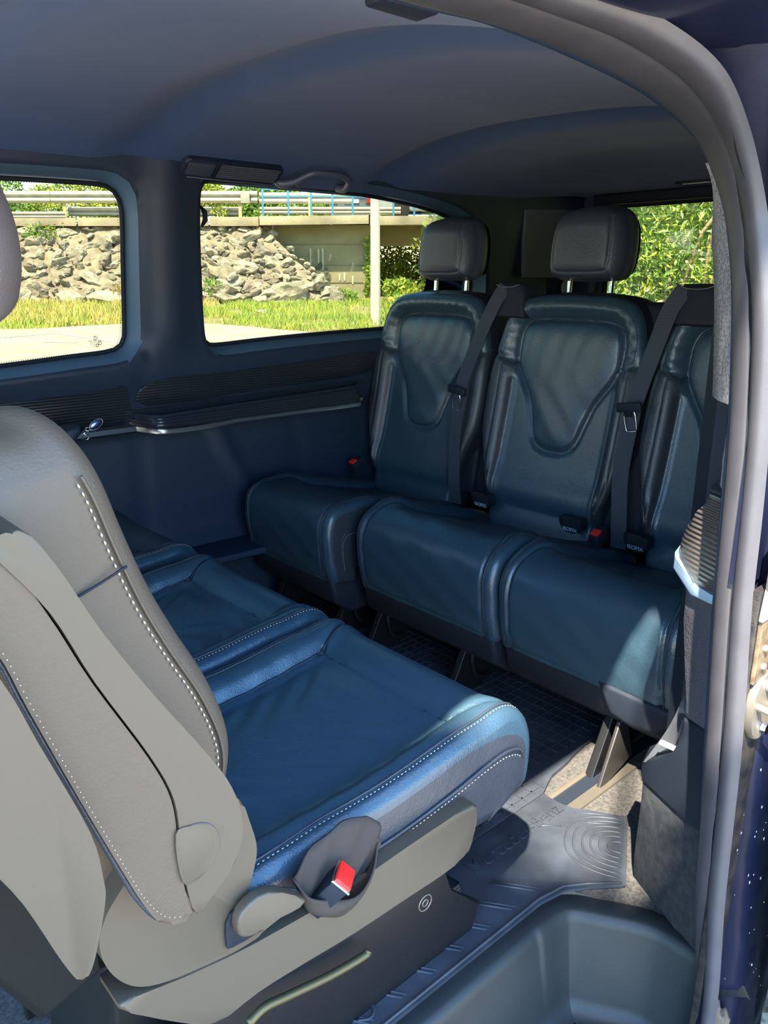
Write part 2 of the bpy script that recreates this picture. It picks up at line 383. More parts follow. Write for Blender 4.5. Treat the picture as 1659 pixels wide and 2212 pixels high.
# etched stamp: ring mark, a few rows of tiny lettering, approval ring
bm = bmesh.new()
def gp(x, z, off=-.002): return (x, glassY(z)+off, z)
def gring(cx, cz, r, th=.0007): tube(bm, [gp(cx+r*math.cos(a*PI/12), cz+r*math.sin(a*PI/12)) for a in range(24)], th, 4, closed=True)
gring(.9255, .9345, .0052)
for a in (90, 210, 330): tube(bm, [gp(.9255, .9345), gp(.9255+.0052*math.cos(math.radians(a)), .9345+.0052*math.sin(math.radians(a)))], .0006, 4)
gring(.938, .9195, .0052); gring(.931, .9135, .0036)
bm_ob('etched_mark', bm, TRIM_DK, w1, sharp=None)
Mg = Matrix.Translation(Vector(gp(.925, .9185))) @ Matrix(((1, 0, 0, 0), (0, 0, -1, 0), (0, 1, 0, 0), (0, 0, 0, 1)))
text_mesh('etched_lettering', 'MERCEDES-BENZ\nAS2 M412 43R\nACDUPE 80X\n2,5 mm', .0052, TRIM_DK, Mg, w1, extrude=.0001)
bm = bmesh.new(); tube(bm, [(1.249, 2.19, 1.30), (1.256, 2.18, 1.285), (1.256, 2.18, 1.262), (1.249, 2.19, 1.245)], [.004, .008, .008, .004], 8); bm_ob('latch_bump', bm, TRIM_DK, w2, sharp=None)

# armrest shelf on the wall: ribbed back panel, shelf with glossy lip, satin strip
shelf = struct_empty('trim_1', (1.4, 2.15, .69), 'ribbed door shelf with satin strip along its edge')
def loft(name, rows, mt, parent, sharp=40, label=None, kind=None, caps=False):
    n = len(rows[0]); V = [p for r in rows for p in r]; F = grid(len(rows), n)
    if caps: F += [list(range(n))[::-1], [(len(rows)-1)*n+i for i in range(n)]]
    return ob(name, V, F, mt, parent, True, sharp, label, kind)
rows = []; rows2 = []; rows3 = []
for i in range(61):
    t = i/60; x = .99+t*.92; k = sst(0, .06, t)*sst(0, .12, 1-t); zt = .705+.026*t; y0 = 2.245-(.105)*float(k)
    rows.append([(x, y0+.006, .672), (x, y0, .682), (x, y0+.002, .690), (x, y0+.010, zt-.006), (x, y0+.012, zt), (x, y0+.016, zt+.003), (x, y0+.022, zt+.001), (x, 2.225, zt-.004), (x, 2.235, zt+.02)])
    zz = .668-.006*math.sin(PI*min(1, t*3)) if t < .33 else .668
    rows2.append([(x, y0+.012, zz-.010), (x, y0-.003, zz-.007), (x, y0-.005, zz), (x, y0-.002, zz+.007), (x, y0+.012, zz+.009)])
    rows3.append([(x, y0+.004, zt-.001), (x, y0+.009, zt+.006), (x, y0+.016, zt+.003)])
loft('shelf', rows, RIB, shelf); loft('satin_strip', rows2, CHROME, shelf); loft('glossy_lip', rows3, mat('gloss_black', (.02, .025, .035), .12, coat=1), shelf)
slab('ribbed_panel', [(1.05, .73), (1.065, .805), (1.35, .815), (1.7, .83), (1.93, .84), (1.93, .765), (1.5, .745)], .004, -.004, lambda a, b, t: (a, float(wall_base(b))+t, b), RIB, shelf, bev=.002, smoothn=3)
sh2 = struct_empty('trim_2', (.8, 2.15, .69), 'ribbed front door panel with short satin strip')
slab('ribbed_panel', [(.2, .66), (.2, .775), (.5, .775), (.9, .79), (.975, .80), (.99, .76), (.97, .69), (.6, .665)], .004, -.004, lambda a, b, t: (a, float(wall_base(b))+t, b), RIB, sh2, bev=.002, smoothn=3)
loft('satin_strip', [[(x, 2.19, .665), (x, 2.15, .668+.01*(x-.8)), (x, 2.145, .676), (x, 2.15, .688), (x, 2.19, .69)] for x in np.linspace(.45, .972, 20)], CHROME, sh2, caps=True)
slab('door_pull', [(.70, .675), (.76, .715), (.795, .72), (.80, .70), (.76, .66), (.70, .64)], 2.18, 2.10, lambda a, b, t: (a, t, b), TRIM, sh2, bev=.012)
slab('wheel_arch_ledge', [(1.05, 2.10), (1.50, 2.08), (1.50, 2.26), (1.05, 2.26)], .225, .25, lambda a, b, t: (a, b, t), TRIM, sh2, bev=.008)

# key charm hanging from the pull
ch = thing('key_charm', 'beaded silver key charm hanging by the ribbed front door panel', 'key charm', (.81, 2.08, .70))
bm = bmesh.new(); bmesh.ops.create_uvsphere(bm, u_segments=18, v_segments=10, radius=1, matrix=Matrix.Translation((.826, 2.08, .722)) @ Matrix.Rotation(math.radians(-30), 4, 'Y') @ Matrix.Diagonal((.020, .006, .010, 1)))
bm_ob('tag', bm, mat('blue_metal', (.25, .33, .6), .3, metal=1), ch, sharp=None)
bm = bmesh.new()
for i in range(26):
    a = i/26*2*PI; p = Matrix.Rotation(math.radians(-30), 3, 'Y') @ Vector((.021*math.cos(a), 0, .011*math.sin(a))); bmesh.ops.create_icosphere(bm, subdivisions=1, radius=.0017, matrix=Matrix.Translation(Vector((.826, 2.074, .722))+p))
bm_ob('bead', bm, STEEL, ch, sharp=None, kind='stuff')
for k, (x, z, r) in enumerate(((.803, .711, .006), (.798, .703, .006), (.796, .693, .0105))):
    bm = bmesh.new(); tube(bm, [(x+r*math.cos(a*PI/8), 2.078+(.003 if k % 2 else -.003)*math.sin(a*PI/8), z+r*math.sin(a*PI/8)) for a in range(16)], .0014, 6, closed=True); bm_ob('ring', bm, STEEL, ch, sharp=None)


# ------------------------------------------------------------------ rear wall, rear window
RW = rrect(.72, 2.02, .90, 1.392, (.05, .05, .05, .05), 6); RW = resample(RW, 120, True)
def rear_fn(P):
    d = dpoly(P, RW); return arr3(3.09+.05*(1-sst(0, .05, d)), P[:, 0], P[:, 1])
o = resample([(.40, -.03), (2.24, -.03), (2.24, 1.46), (.40, 1.46)], 160, True)
V, F, P2 = sheet(o, [RW], .045, rear_fn, rings=(.01, .02, .03, .045))
wall_rear = struct('wall_rear', V, F, TRIM)
w3 = struct_empty('window_3', (3.13, 1.37, .9), 'rear tailgate window with heating wires, leafy hedge behind')
ob('pane', arr3(3.135, RW[:, 0], RW[:, 1]), [list(range(len(RW)))], GLASS_R, w3, smooth=False)
bm = bmesh.new(); tube(bm, arr3(3.12, RW[:, 0], RW[:, 1]), .012, 6, closed=True); bm_ob('window_seal', bm, TRIM_DK, w3, sharp=None)
for z in np.arange(.93, 1.38, .028):
    bm = bmesh.new(); tube(bm, [(3.131, .73, z), (3.131, 1.4, z), (3.131, 2.01, z)], .0006, 4); bm_ob('heating_wire', bm, TRIM_DK, w3, sharp=None)
slab('frame', [(.60, 1.392), (2.06, 1.392), (2.06, 1.436), (.60, 1.436)], 3.09, 3.045, lambda a, b, t: (t, a, b), TRIM_DK, w3, bev=.01)
slab('quarter_panel', [(2.71, 1.10), (3.085, 1.10), (3.085, 1.385), (2.69, 1.365)], 2.16, 2.135, lambda a, b, t: (a, t, b), mat('grey_quarter_trim', (.10, .11, .14), .8), wall_left, bev=.006, label='lighter grey quarter panel')
slab('belt_anchor', rrect(3.01, 3.075, 1.03, 1.09, .02), 2.17, 2.15, lambda a, b, t: (a, t, b), mat('pale_plastic', (.32, .36, .36), .5), wall_left, bev=.004, label='small pale plate')
rl = thing('roof_lamp', 'flush oval lamp in the ceiling above the rear window', 'lamp', (3.0, 1.5, 1.45))
rh = rrect(1.30, 1.66, 2.955, 3.035, .04)
slab('bezel', rh, 1.458, 1.440, lambda a, b, t: (b, a, t), TRIM_DK, rl, bev=.004)
slab('lens', rrect(1.52, 1.63, 2.975, 3.02, .015), 1.445, 1.436, lambda a, b, t: (b, a, t), mat('lens', (.3, .33, .36), .1), rl, bev=.002)
slab('lens', rrect(1.36, 1.49, 2.975, 3.02, .015), 1.445, 1.436, lambda a, b, t: (b, a, t), MATS['lens'], rl, bev=.002)

# ------------------------------------------------------------------ door frame: trim and seals (two rails lofted together)
A = [(-.9, .60, 1.34), (-.2, .60, 1.34), (.30, .60, 1.342), (.55, .60, 1.34), (.68, .60, 1.345), (.84, .60, 1.338), (.99, .595, 1.318), (1.065, .565, 1.27), (1.075, .53, 1.20), (1.065, .505, 1.13), (1.06, .49, 1.05), (1.055, .475, .92), (1.05, .467, .80), (1.05, .461, .654), (1.05, .447, .434), (1.05, .436, .275), (1.05, .428, .142), (1.05, .405, -.026), (1.03, .385, -.20)]
B = [(-.9, .49, 1.33), (-.2, .49, 1.34), (.20, .49, 1.343), (.50, .487, 1.343), (.68, .483, 1.341), (.79, .473, 1.336), (.885, .458, 1.308), (.955, .457, 1.262), (1.00, .450, 1.195), (1.01, .437, 1.13), (1.012, .420, 1.04), (1.012, .409, .92), (1.012, .403, .80), (1.010, .399, .685), (1.010, .386, .48), (1.010, .381, .33), (1.010, .377, .203), (1.010, .367, .03), (.99, .36, -.16)]
A = catmull(A, 8); B = catmull(B, 8)
def frame_loft(name, prof_, mt, lab):
    rows = []
    for i in range(len(A)):
        a, b = A[i], B[i]; t = B[min(i+1, len(B)-1)]-B[max(i-1, 0)]; t /= np.linalg.norm(t); ab = (b-a)
        n = np.cross(t, ab/np.linalg.norm(ab)); n /= np.linalg.norm(n)
        if n @ (np.array((0, 0, 1.1))-a) < 0: n = -n
        w = np.linalg.norm(ab)
        rows.append([tuple(a+ab*s+n*h) for s, h in prof_])
    o = loft(name, rows, mt, None, sharp=None, label=lab); o['kind'] = 'structure'; return o
def lobe(s0, s1, h, base=0, n=8): return [(s0+(s1-s0)*(.5-.5*math.cos(PI*k/n)), base+h*math.sin(PI*k/n)) for k in range(n+1)]
frame_loft('trim_3', [(-.16, -.02), (-.10, -.004), (0, 0), (.04, .002), (.08, .001), (.12, -.006), (.20, -.008)], TRIM, 'smooth inner trim of the sliding door opening')
frame_loft('trim_4', lobe(.06, .60, .011, -.003)+lobe(.61, .97, .010, -.003)+[(1.0, -.010)], RUBBER, 'double rubber seal round the sliding door opening')

# carpet strip and pad next to the seal
rows = []
for i in range(len(A)):
    a = A[i]
    if .925 < a[2] < 1.25 and a[0] > 1.0:
        k = float(sst(1.24, 1.14, a[2])); q = a+np.array((.055, .050, 0)); e_ = a+(q-a)*(.15+.85*k); rows.append([tuple(a+np.array((-.004, -.002, 0))), tuple(a*.5+e_*.5+np.array((-.006, .0, 0))), tuple(e_), tuple(e_+np.array((.06, .0, 0)))])
cs = loft('trim_5', rows, mat('sparkly_felt', (.20, .19, .20), .8, bump='500', bstr=1, bdist=.003, vary=.5, vscale=260), None, label='grey felt strip beside the door seal'); cs['kind'] = 'structure'
PXL = lambda Y: 1.19+.53*(Y-.61)
def pslab(name, pts, th, mt, parent, bev=.008, sm=0, label=None, off=0):
    return slab(name, pts, 0, th, lambda a, b, t: (PXL(a)+t*.88+off, a+t*.25-off*.3, b), mt, parent, bev, 3, sm, label)
pil = struct_empty('trim_6', (1.13, .50, 0), 'rear door pillar trim with ribbed cup, satin ring and grained panel')
pslab('pillar_pad', [(.506, .925), (.514, .912), (.513, .836), (.514, .801), (.505, .790), (.47, .79), (.47, .925)], .06, mat('grey_pad', (.16, .17, .18), .7, bump='leather', bstr=.3), pil, .01)
pslab('upper_panel', [(.47, 1.30), (.60, 1.30), (.585, 1.2), (.56, 1.10), (.525, .95), (.515, .78), (.47, .78)], .05, TRIM, pil, .01, off=.03)
pslab('ribbed_cup', [(.470, .787), (.535, .787), (.541, .745), (.548, .737), (.572, .718), (.583, .685), (.585, .656), (.538, .622), (.493, .628), (.470, .632)], .10, mat('ribbed_brown_trim', (.075, .062, .055), .3, bump='ribs', bstr=.9, bdist=.004, coat=.4), pil, .012)
pslab('satin_ring', [(.586, .668), (.586, .640), (.539, .612), (.494, .619), (.470, .621), (.470, .634), (.494, .634), (.539, .630)], .10, mat('reflection_blue_paint', (.30, .42, .52), .3, metal=.2), pil, .004, off=-.006)  # pale blue colour stands in for bright reflections in the chrome ring
pslab('grained_panel', [(.566, .628), (.558, .56), (.543, .485), (.535, .403), (.526, .391), (.486, .404), (.440, .41), (.440, .625), (.493, .618), (.539, .613)], .08, TRIM_GRAIN, pil, .012, off=.004)
pslab('lower_trim', [(.527, .393), (.523, .357), (.537, .319), (.577, .281), (.618, .241), (.613, .208), (.473, .226), (.40, .235), (.40, .41), (.486, .404)], .08, TRIM_DK, pil, .006)  # darker plastic used here to put the shade into the colour
pslab('carpet_trim', [(.613, .214), (.612, .136), (.614, .039), (.613, -.03), (.472, .004), (.43, .01), (.40, .02), (.40, .24), (.468, .229)], .07, CARPET_TR, pil, .004, off=.004)
slab('pillar_core', [(1.20, .40), (1.30, .40), (1.40, .60), (1.24, .60), (1.20, .56)], -.03, 1.36, lambda a, b, t: (a, b, t), TRIM_DK, pil, 0)
slab('side_wall_lining', [(1.26, -.03), (3.10, -.03), (3.10, 1.37), (1.26, 1.37)], .58, .50, lambda a, b, t: (a, t, b), TRIM, pil, 0)

# plastic sleeve and carpet roll at the pillar foot
fl = thing('plastic_sleeve', 'clear folded plastic sleeve at the foot of the door pillar', 'sleeve', (1.2, .57, .24))
rows = []
for i in range(13):
    t = i/12; z = .25+t*.18; rows.append([(1.19+.02*math.sin(t*4), .612-.07*t, z), (1.20, .60-.065*t-.02*(1-t), z+.004), (1.19+.01*math.sin(t*7), .57-.04*t, z), (1.17, .545-.015*t, z)])
loft('film', rows, FILM, fl); 
bm = bmesh.new(); box(bm, 1.165, 1.175, .535, .575, .315, .322, .002); bm_ob('fold_edge', bm, mat('white_edge', (.3, .29, .25), .6), fl)

# ------------------------------------------------------------------ painted body outside the seal
rows = []
for i in range(len(B)):
    b = B[i]; t = B[min(i+1, len(B)-1)]-B[max(i-1, 0)]; t /= np.linalg.norm(t); out = np.cross(t, (0, 1, 0)); 
    if out @ (b-np.array((.2, .4, .7))) < 0: out = -out
    r = []
    for k in range(15):
        s = k/14; p = b+out*(.004+.22*s)+np.array((0, 1, 0))*(.012-.02*math.sin(PI*min(1, s*5))*0)
        p = p+np.array((0, 1, 0))*(.03*math.sin(min(1, s*6)*PI/2)-.05*float(sst(.22, .32, s))+.004*noise.noise(Vector(p*22)))
        r.append(tuple(p))
    rows.append(r)
body = loft('wall_right', rows, mat('jamb_paint', (.006, .008, .020), .32, spec=.10, bump='40', bstr=.15, bdist=.003), None, sharp=50, label='glossy dark bodywork round the sliding door opening'); body['kind'] = 'structure'
roofskin = slab('trim_7', [(-.9, .42), (1.2, .42), (3.2, .42), (3.2, 2.32), (-.9, 2.32)], 1.56, 1.60, lambda a, b, t: (a, b, t), PAINT, None, 0); roofskin['kind'] = 'structure'; roofskin['label'] = 'outer roof skin above the headliner'
slab('drip_rail', [(.40, 1.36), (.40, 1.60), (.47, 1.60), (.50, 1.345), (.47, 1.345)], -.9, 3.2, lambda a, b, t: (t, a, b), PAINT, roofskin, .005)

# jamb metalwork with striker, seen past the seal
jb = struct_empty('trim_8', (1.06, .39, .5), 'grimy door jamb metalwork with bolts and brackets')
slab('jamb_plate', [(1.018, -.12), (1.30, -.12), (1.30, .70), (1.018, .70)], .385, .40, lambda a, b, t: (a, t, b), GRIME, jb, .004)
slab('jamb_recess', [(1.02, .70), (1.30, .70), (1.30, 1.30), (1.02, 1.30)], .41, .43, lambda a, b, t: (a, t, b), PAINT, jb, 0)
slab('stained_bracket', [(1.022, .565), (1.06, .57), (1.062, .66), (1.022, .665)], .385, .378, lambda a, b, t: (a, t, b), mat('stained_metal', (.10, .07, .04), .5, bump='120', bstr=.4, vary=.4, vscale=60), jb, .002)
slab('catch_block', [(1.025, .69), (1.10, .69), (1.10, .80), (1.03, .80)], .385, .365, lambda a, b, t: (a, t, b), mat('dusty_black', (.05, .045, .045), .6, bump='200', bstr=.5, vary=.6, vscale=90), jb, .004)
for x, z in ((1.04, .615), (1.042, .587), (1.035, .685), (1.06, .69)):
    bm = bmesh.new(); bmesh.ops.create_cone(bm, cap_ends=True, segments=12, radius1=.006, radius2=.004, depth=.006, matrix=Matrix.Translation((x, .376, z)) @ Matrix.Rotation(PI/2, 4, 'X')); bm_ob('bolt', bm, GALV, jb)
slab('white_sealant', [(1.018, .66), (1.028, .715), (1.034, .685), (1.05, .68), (1.05, .66)], .384, .376, lambda a, b, t: (a, t, b), mat('sealant', (.2, .19, .17), .5), jb, .002)
st = thing('door_striker', 'metal door latch striker bolted to the jamb', 'striker', (1.06, .38, .52))
slab('plate', catmull([(1.022, .535), (1.03, .56), (1.05, .57), (1.085, .565), (1.10, .53), (1.09, .49), (1.065, .468), (1.04, .475), (1.025, .50)], 4, True), .386, .374, lambda a, b, t: (a, t, b), GALV, st, .004)
for x, z in ((1.062, .552), (1.062, .485)):
    bm = bmesh.new(); bmesh.ops.create_cone(bm, cap_ends=True, segments=16, radius1=.009, radius2=.008, depth=.007, matrix=Matrix.Translation((x, .370, z)) @ Matrix.Rotation(PI/2, 4, 'X')); bm_ob('screw', bm, STEEL, st)
bm = bmesh.new(); tube(bm, [(1.036, .378, .528), (1.036, .352, .526), (1.042, .342, .518), (1.06, .340, .508), (1.085, .342, .506), (1.09, .352, .506), (1.09, .378, .506)], .0055, 10); bm_ob('striker_loop', bm, GALV, st)
mc = thing('mud_clump', 'dried brown mud clump at the bottom of the door jamb', 'mud', (1.03, .37, -.05))
bm = bmesh.new(); bmesh.ops.create_icosphere(bm, subdivisions=4, radius=1)
for v in bm.verts: v.co = v.co*(1+.35*noise.noise(v.co*2.3)+.15*noise.noise(v.co*6)); v.co = Vector((v.co.x*.03+1.045, v.co.y*.018+.372, v.co.z*.045-.055))
bm_ob('clump', bm, MUD, mc, sharp=None)

# ------------------------------------------------------------------ floor, step well, mats
o = resample([(-.9, .70), (1.04, .70), (1.08, .66), (1.15, .50), (1.16, .40), (3.12, .40), (3.12, 2.30), (-.9, 2.30)], 260, True)
V, F, P2 = sheet(o, [], .06, lambda P: arr3(P[:, 0], P[:, 1], -.004+0*P[:, 0]))
floor = struct('floor', V, F, CARPET)
well_o = np.array([(-.35, .37), (-.35, .62), (-.30, .652), (.80, .653), (.96, .650), (1.01, .645), (1.035, .632), (1.06, .595), (1.10, .53), (1.11, .48), (1.105, .42), (1.06, .37)])
well_o = catmull(well_o, 5)
def inset(L, d):
    t = np.gradient(L, axis=0); n = np.stack([t[:, 1], -t[:, 0]], 1); n /= np.linalg.norm(n, axis=1)[:, None]; return L+n*d
rows = []
for d, z in ((-.045, -.006), (-.04, -.001), (-.006, 0), (.001, -.003), (.006, -.010), (.010, -.02), (.03, -.165), (.036, -.180), (.046, -.189), (.060, -.192)):
    q = inset(well_o, d); rows.append([(a, b, z) for a, b in q])
inner = [(a, b) for a, b, _ in rows[-1]]
V = [p for r in rows for p in r]; n = len(rows[0]); F = grid(len(rows), n); base = (len(rows)-1)*n
F.append([base+i for i in range(n)])
well = struct('trim_9', V, F, WELL); well.data.set_sharp_from_angle(angle=math.radians(50)); well['label'] = 'moulded plastic entry step well'
for k, off in enumerate((0, .022, .044)):
    P = catmull([(.70, .30+off, -.191), (.78, .42+off*.5, -.191), (.90, .53-off, -.191), (1.0-off, .55-off, -.191), (1.05-off*1.2, .50-off, -.191), (1.07-off*1.2, .36, -.191)], 6)
    bm = bmesh.new(); tube(bm, P, .0035, 6); bm_ob('tread_rib', bm, WELL, well, sharp=None)
slab('sill_plate', [(-.35, .33), (.98, .33), (.98, .375), (-.35, .375)], -.20, -.17, lambda a, b, t: (a, b, t), WELL, well, .006)

sill = thing('sill_mat', 'black rubber sill mat with embossed maker name along the seats', 'floor mat', (.9, .75, 0))
so_ = [(-.2, .685), (.55, .685), (1.00, .683), (1.06, .672), (1.10, .645), (1.148, .606), (1.155, .602), (1.33, .706), (1.286, .774), (1.265, .80), (1.258, .83), (1.262, .873), (.90, .873), (.91, .862), (.925, .845), (.928, .815), (.915, .795), (.88, .788), (-.2, .788)]
slab('mat', so_, -.001, .006, lambda a, b, t: (a, b, t), MATRUB, sill, .002, 2)
bm = bmesh.new(); tube(bm, [(-.2, .690, .008), (.55, .690, .008), (1.0, .688, .008), (1.06, .677, .008), (1.10, .650, .008), (1.15, .608, .008)], .0028, 6); bm_ob('edge_bead', bm, MATRUB, sill, sharp=None)
Mt = axes((1, 0, 0), (0, 1, 0), (1.105, .822, .0064)); text_mesh('embossed_lettering', 'Mercedes-Benz', .046, MATRUB, Mt, sill, extrude=.0026)
for k in range(9):
    x = .42+k*.068; bm = bmesh.new(); tube(bm, [(x, .775, .0065), (x+.05, .705, .0065)], .0022, 5); tube(bm, [(x+.010, .775, .0065), (x+.060, .705, .0065)], .0016, 5); bm_ob('chevron_rib', bm, MATRUB, sill, sharp=None)
ec = Vector((1.2375, .656, .0065)); ed = Vector((.868, .496, 0)); en = Vector((.496, -.868, 0))
for k, (w, D) in enumerate(((.088, .112), (.076, .096), (.060, .078), (.046, .062), (.032, .045), (.016, .028))):
    P = [ec-en*(.004+D*math.sin(PI*i/24)**.8)+ed*w*(math.copysign(abs(math.cos(PI*i/24))**.8, math.cos(PI*i/24))) for i in range(25)]
    bm = bmesh.new(); tube(bm, P, .0022, 5); bm_ob('arch_rib', bm, MATRUB, sill, sharp=None)
for a, b in (((1.255, .79), (1.315, .72)), ((1.235, .765), (1.295, .70)), ((1.15, .83), (1.20, .78))):
    bm = bmesh.new(); tube(bm, [(*a, .0065), (*b, .0065)], .0018, 5); bm_ob('panel_rib', bm, MATRUB, sill, sharp=None)
# hook shaped lock moulding on the mat
P = catmull([(.60, .762, .007), (.625, .735, .007), (.628, .720, .007), (.612, .712, .007), (.595, .722, .007)], 6)
bm = bmesh.new(); tube(bm, P, .003, 6); bm_ob('lock_moulding', bm, MATRUB, sill, sharp=None)
bm = bmesh.new(); tube(bm, [(.56, .788, .007), (.565, .74, .007), (.56, .69, .007)], .002, 6); bm_ob('seam', bm, MATRUB, sill, sharp=None)

mm = thing('floor_mat', 'black rubber grid mat between the middle seats and the bench', 'floor mat', (1.2, 1.5, 0))
mo = [(.30, .874), (1.263, .874), (1.285, .884), (1.33, .902), (1.40, .908), (1.43, .915), (1.50, .925), (1.74, .93), (1.75, 2.15), (.30, 2.15)]
slab('mat', mo, -.001, .0058, lambda a, b, t: (a, b, t), MATRUB, mm, .0015, 2)
bm = bmesh.new()
for i, x in enumerate(np.arange(.70, 1.74, .034)): box(bm, x-.0022, x+.0022, .885 if x < 1.28 else .945, 2.1, .005, .0080, 0)
bm_ob('grid_rib', bm, MATRUB, mm, kind='stuff')
bm = bmesh.new()
for y in np.arange(.893, 2.1, .026): box(bm, .70, 1.74 if y > .95 else 1.27, y-.0018, y+.0018, .005, .0080, 0)
bm_ob('grid_rib', bm, MATRUB, mm, kind='stuff')

ALU = mat('ridged_aluminium', (.26, .23, .19), .4, metal=.8, bump='60', bstr=.2, stretch=(.2, 8, 1))
def rail(y, lab):
    r = thing('seat_rail', lab, 'rail', (.9, y, 0), 'floor rails')
    bm = bmesh.new()
    for dy in (-.036, -.030, -.024, -.018): box(bm, .12, 1.95, y+dy, y+dy+.0045, -.001, .0048, .0008, 1)
    box(bm, .12, 1.95, y-.038, y-.012, -.004, .003, 0); bm_ob('cover_strip', bm, ALU, r)
    bm = bmesh.new(); box(bm, .12, 1.95, y-.010, y+.022, -.004, .0015, 0); bm_ob('slot', bm, TRIM_DK, r)
    bm = bmesh.new(); box(bm, .12, 1.95, y+.022, y+.034, -.004, .0048, .001); bm_ob('track_edge', bm, GALV, r)
for y, lab in ((.828, 'floor rail in the mat cut-out nearest the door'), (1.33, 'floor rail in the shade below the second middle seat'), (1.75, 'floor rail under the gap of the bench'), (2.10, 'floor rail along the window side')): rail(y, lab)

# ================================================================== MIDDLE ROW SEATS (face the rear)
def middle_seat():
    y0 = .905
    root = thing('passenger_seat', 'nearest rear-facing middle seat, its leather cushion closest to the open door', 'seat', (.55, y0, 0), 'rear-facing middle seats')
    # ---- cushion
    pr = prof([(.335, .415), (.45, .405), (.60, .405), (.72, .418), (.80, .432), (.86, .436), (.905, .420), (.925, .385), (.925, .335), (.915, .29)],
              [(.335, .29), (.45, .29), (.60, .29), (.70, .29), (.74, .29), (.77, .29), (.80, .29), (.82, .288), (.82, .286), (.82, .284)])
    L = pr[1][-1]; T = .125; W = wrapper(pr, y0, T)
    va = .475; vb = .590
    def H(u, v, d):
        a = np.abs(u); near = sst(.14, .20, a)
        ridge = -.008*(1-sst(.15, .17, a))*(1-sst(va-.02, va, v))+near*(.027*(1-sst(.40, .60, v))*sst(-.05, .2, v)+.004)
        dome = .012*(1-(np.clip(a/.165, 0, 1))**2)*(a < .165)*sst(0, .05, v)*(1-sst(va-.06, va, v))
        roll = .016*np.exp(-((v-(va+.065))/.045)**2)*(a < .24)
        g = gau(np.where(v < va, a-.165, 9), .007)*.010 + gau(np.where(a < .165, v-va, 9), .007)*.010
        P = np.stack([a, v], 1); g = g+gau(dpoly(P, [(.165, va), (.218, vb)], False), .006)*.008
        g = g+gau(np.where(v < vb+.03, a-.2165, 9), .0035)*.004
        g = g+gau(np.where(a < .165, v-.085, 9), .008)*.010
        wr = .0016*np.sin(v*95+6*np.sin(u*22+1))*gau(a-.12, .06)*sst(.05, .12, v)*(1-sst(.4, .47, v))+.0012*np.sin(u*120+v*40)*gau(v-.10, .05)
        return ridge+dome+roll-g+wr
    o = rrect(-.240, .240, .0, L-.005, (.05, .02, .02, .05)); pad = Pad(o, (0, .33), H, T, W, n=200, nr=56, er=.026, bulge=.004)
    def cls(u, v, lv):
        a = np.abs(u); r = np.where(v > va, 1, 0); diag = (a-.165)/(.218-.165)
        bol = (a > .165) & ((v < va) | (diag > (v-va)/(vb-va)+0)); r = np.where(bol & (v < vb+.02), 2, r); r = np.where(lv > 0, 3, r); return r
    pad.build([('seat_insert', LEATHER, None), ('front_roll', LEATHER, None), ('side_bolster', LEATHER, None), ('side_panel', LEATHER_DK, None)], cls, root)
    for s in (-1, 1):
        pth = [(s*.220, v) for v in np.linspace(.02, vb+.02, 80)]; stitch('stitching', pad.on(pth), THREAD if s < 0 else THREAD_DK, root)
        welt('piping', pad.on([(s*.213, v) for v in np.linspace(.02, vb+.02, 60)]), .0022, LEATHER_DK, root)
    for s in (-1, 1):
        welt('seam', pad.on([(s*.165, v) for v in np.linspace(.09, va, 60)]+[(s*(.165+.053*t), va+(vb-va)*t) for t in np.linspace(.05, 1, 14)], -.0002), .0013, SEAMC, root)
    for v in (va, .085): welt('seam', pad.on([(u, v) for u in np.linspace(-.165, .165, 50)], -.0002), .0013, SEAMC, root)
    # lower stitched seam on the side panel
    for s in (-1, 1):
        vv = np.linspace(.18, L-.11, 90); pt = W(np.full(90, s*.2455), vv, np.full(90, -.036)); welt('piping', pt, .0026, LEATHER_DK, root)
        pt = W(np.full(90, s*.2475), vv, np.full(90, -.042)); stitch('stitching', pt, THREAD if s < 0 else THREAD_DK, root)
    # ---- backrest
    fr = [(.362, .505), (.380, .560), (.387, .600), (.382, .640), (.363, .695), (.335, .753), (.311, .808), (.291, .868), (.274, .925), (.255, .965), (.232, .995), (.200, 1.015)]
    inn = [(.20+(.085-.20)*k/11, .470+(1.00-.470)*k/11) for k in range(12)]
    pb = prof(fr, inn); Lb = pb[1][-1]; TB = .17; WB = wrapper(pb, y0, TB, -1)
    def HB(u, v, d):
        a = np.abs(u); return -.030*(1-sst(.10, .21, a))+.012*gau(a-.0, .12)-.008*gau(np.where(v < .36, a-.17, 9), .006)
    ob_ = rrect(-.235, .235, 0, Lb, (.03, .11, .11, .03)); pbk = Pad(ob_, (0, .27), HB, TB, WB, n=200, nr=36, er=.030, bulge=.006, sk=10)
    def clb(u, v, lv): return np.where(lv == 2, 2, np.where((lv == 1) | (dpoly(np.stack([u, v], 1), ob_) < .026), 1, 0))
    pbk.build([('backrest', LEATHER, None), ('backrest_side', LEATHER_SIDE, 'grained leather side of the backrest tinted for bounce light'), ('back_cover', SHELL, None)], clb, root)
    for s in (-1, 1):
        vv = np.linspace(.015, Lb-.10, 160); uu = np.full(160, s*.2365)
        pts = WB(uu, vv, np.full(160, -.026)); stitch('stitching', pts, THREAD, root, ln=.0062, gap=.0022, w=.0012)
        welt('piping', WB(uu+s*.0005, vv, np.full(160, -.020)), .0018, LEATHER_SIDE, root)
    zz_ = np.interp(.852, pb[0][:, 1], pb[1]); hh_ = np.linspace(-.018, -.165, 30); welt('seam', WB(np.full(30, -.2415), np.full(30, zz_)+.002*np.sin(hh_*30), hh_), .0013, TRIM_DK, root)
